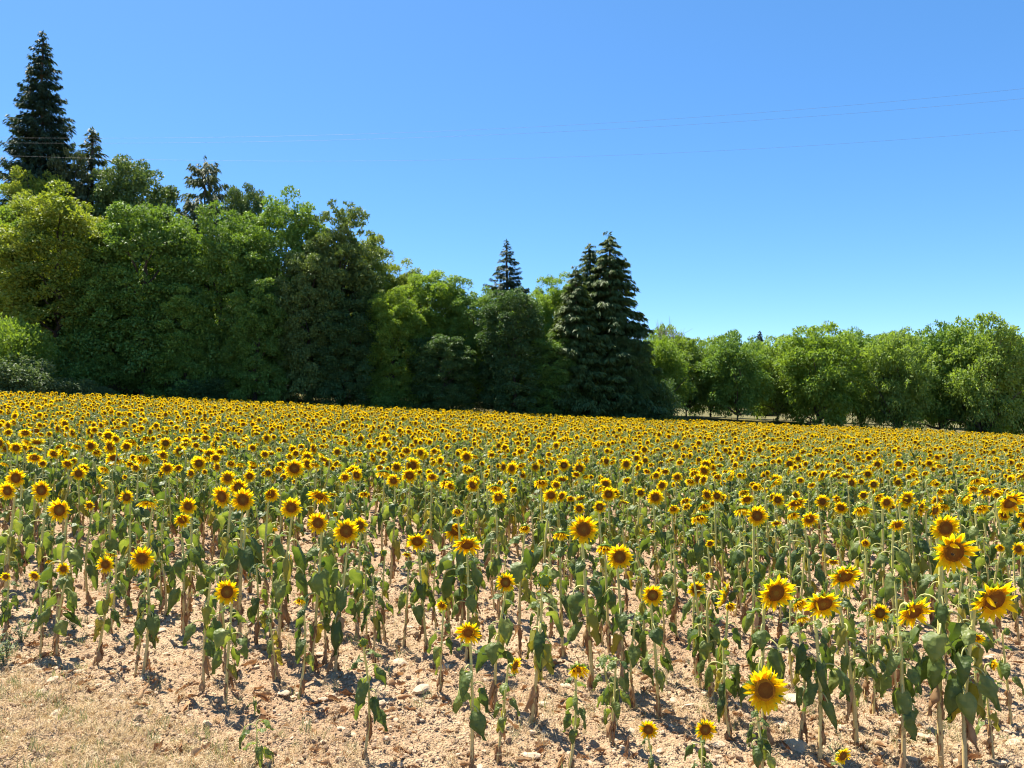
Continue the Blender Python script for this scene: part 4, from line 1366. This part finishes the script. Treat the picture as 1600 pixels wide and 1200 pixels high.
def weed(px, py, s, seed, label):
    D = depth_from_base(px, py)
    x = (px - 800) / FPX * D
    root = link('weed', None); root.location = (x, D, float(soil_z(x, D)))
    tag(root, label, 'weed', 'weeds on the verge')
    g = random.Random(seed)
    for i in range(9):
        a = g.uniform(0, 6.28); t = g.uniform(0.1, 0.75); l = s * g.uniform(0.6, 1.1)
        d = Vector((math.cos(a) * math.sin(t), math.sin(a) * math.sin(t), math.cos(t)))
        st = Rec(); tube(st, [Vector((0, 0, -0.01)), d * l * 0.5 + Vector((0, 0, 0.02)), d * l], [0.003, 0.0022, 0.001], 4, 'weed', 0.4)
        stem = link('stem', st.mesh('weed_stem'), root)
        lf = Rec()
        for q in range(16):
            c = d * l * g.uniform(0.25, 1.0); b = g.uniform(0, 6.28); el = g.uniform(-0.3, 0.9); ll = s * g.uniform(0.10, 0.2)
            dd = Vector((math.cos(b) * math.cos(el), math.sin(b) * math.cos(el), math.sin(el))); w = Vector((-math.sin(b), math.cos(b), 0.2)) * ll * 0.18
            lf.add([c, c + dd * ll * 0.5 + w, c + dd * ll, c + dd * ll * 0.5 - w], [(0, 1, 2, 3)], 'weed', g.random())
        fo = link('foliage', lf.mesh('weed_foliage', False), stem); fo['kind'] = 'stuff'


weed(14, 1046, 0.30, 71, 'grey green bushy weed at the picture edge beside the verge')
weed(40, 1012, 0.20, 72, 'smaller grey green weed behind the bushy weed')
weed(120, 990, 0.13, 73, 'small green weed among thin stalks near the bushy weeds')
weed(1300, 1188, 0.10, 74, 'tiny green weed on stony soil by a small side facing sunflower')

tufts = [blade_tuft(2000 + i, 12, 0.06, 0.9, 'straw', 0.0013, 0.3) for i in range(4)] + [blade_tuft(2010 + i, 9, 0.12, 0.5, 'straw', 0.0013, 1.0) for i in range(3)] + [blade_tuft(2020, 14, 0.09, 0.5, 'weed', 0.0016)]
x, y = wedge_pts(60000, 3.6, 12.0, 0.7)
vd = vdist(x, y)
verge = sstep(FIELD_V + 0.35, FIELD_V - 0.55, vd + 0.5 * (vnoise(x * 1.6, y * 1.6, 61) - 0.5))
p = 0.06 + 0.8 * verge * (0.35 + vnoise(x * 2.2, y * 2.2, 62)) + 0.22 * sstep(0.62, 0.8, vnoise(x * 0.9 + 5, y * 0.9, 63)) * sstep(9, 6, y)
kp = rng.random(len(x)) < p
x, y = x[kp], y[kp]
n = len(x)
gr = vnoise(x * 0.8, y * 0.8, 64)
idx = rng.integers(0, 7, n)
idx = np.where((rng.random(n) < 0.05 + 0.5 * sstep(-2.4, -4.0, x) * sstep(5.5, 6.5, y)), 7, idx)
s = rng.uniform(0.55, 1.25, n)
scatter('dry_grass', np.stack([x, y, soil_z(x, y)], -1), np.stack([rng.normal(0, 0.25, n), rng.normal(0, 0.25, n), rng.random(n) * 6.28], -1), np.stack([s, s, s], -1), idx, tufts, 'straw coloured dry grass covering the verge in front of the field', 'grass')
print('grass tufts', n)
# shrivelled leaf litter
x, y = wedge_pts(2600, 4.0, 16.0, 0.6)
kp = vdist(x, y) > FIELD_V - 0.5 + 0.6 * (rng.random(len(x)) - 0.5)
x, y = x[kp], y[kp]
n = len(x)
s = rng.uniform(0.25, 0.75, n)
scatter('leaf_litter', np.stack([x, y, soil_z(x, y) + 0.02], -1), np.stack([rng.normal(1.4, 0.5, n), rng.normal(1.2, 0.6, n), rng.random(n) * 6.28], -1), np.stack([s, s, s], -1), rng.integers(0, 6, n), [MESH[('dry', i)] for i in range(6)], 'brown shrivelled leaf litter strewn between the stalks', 'litter')
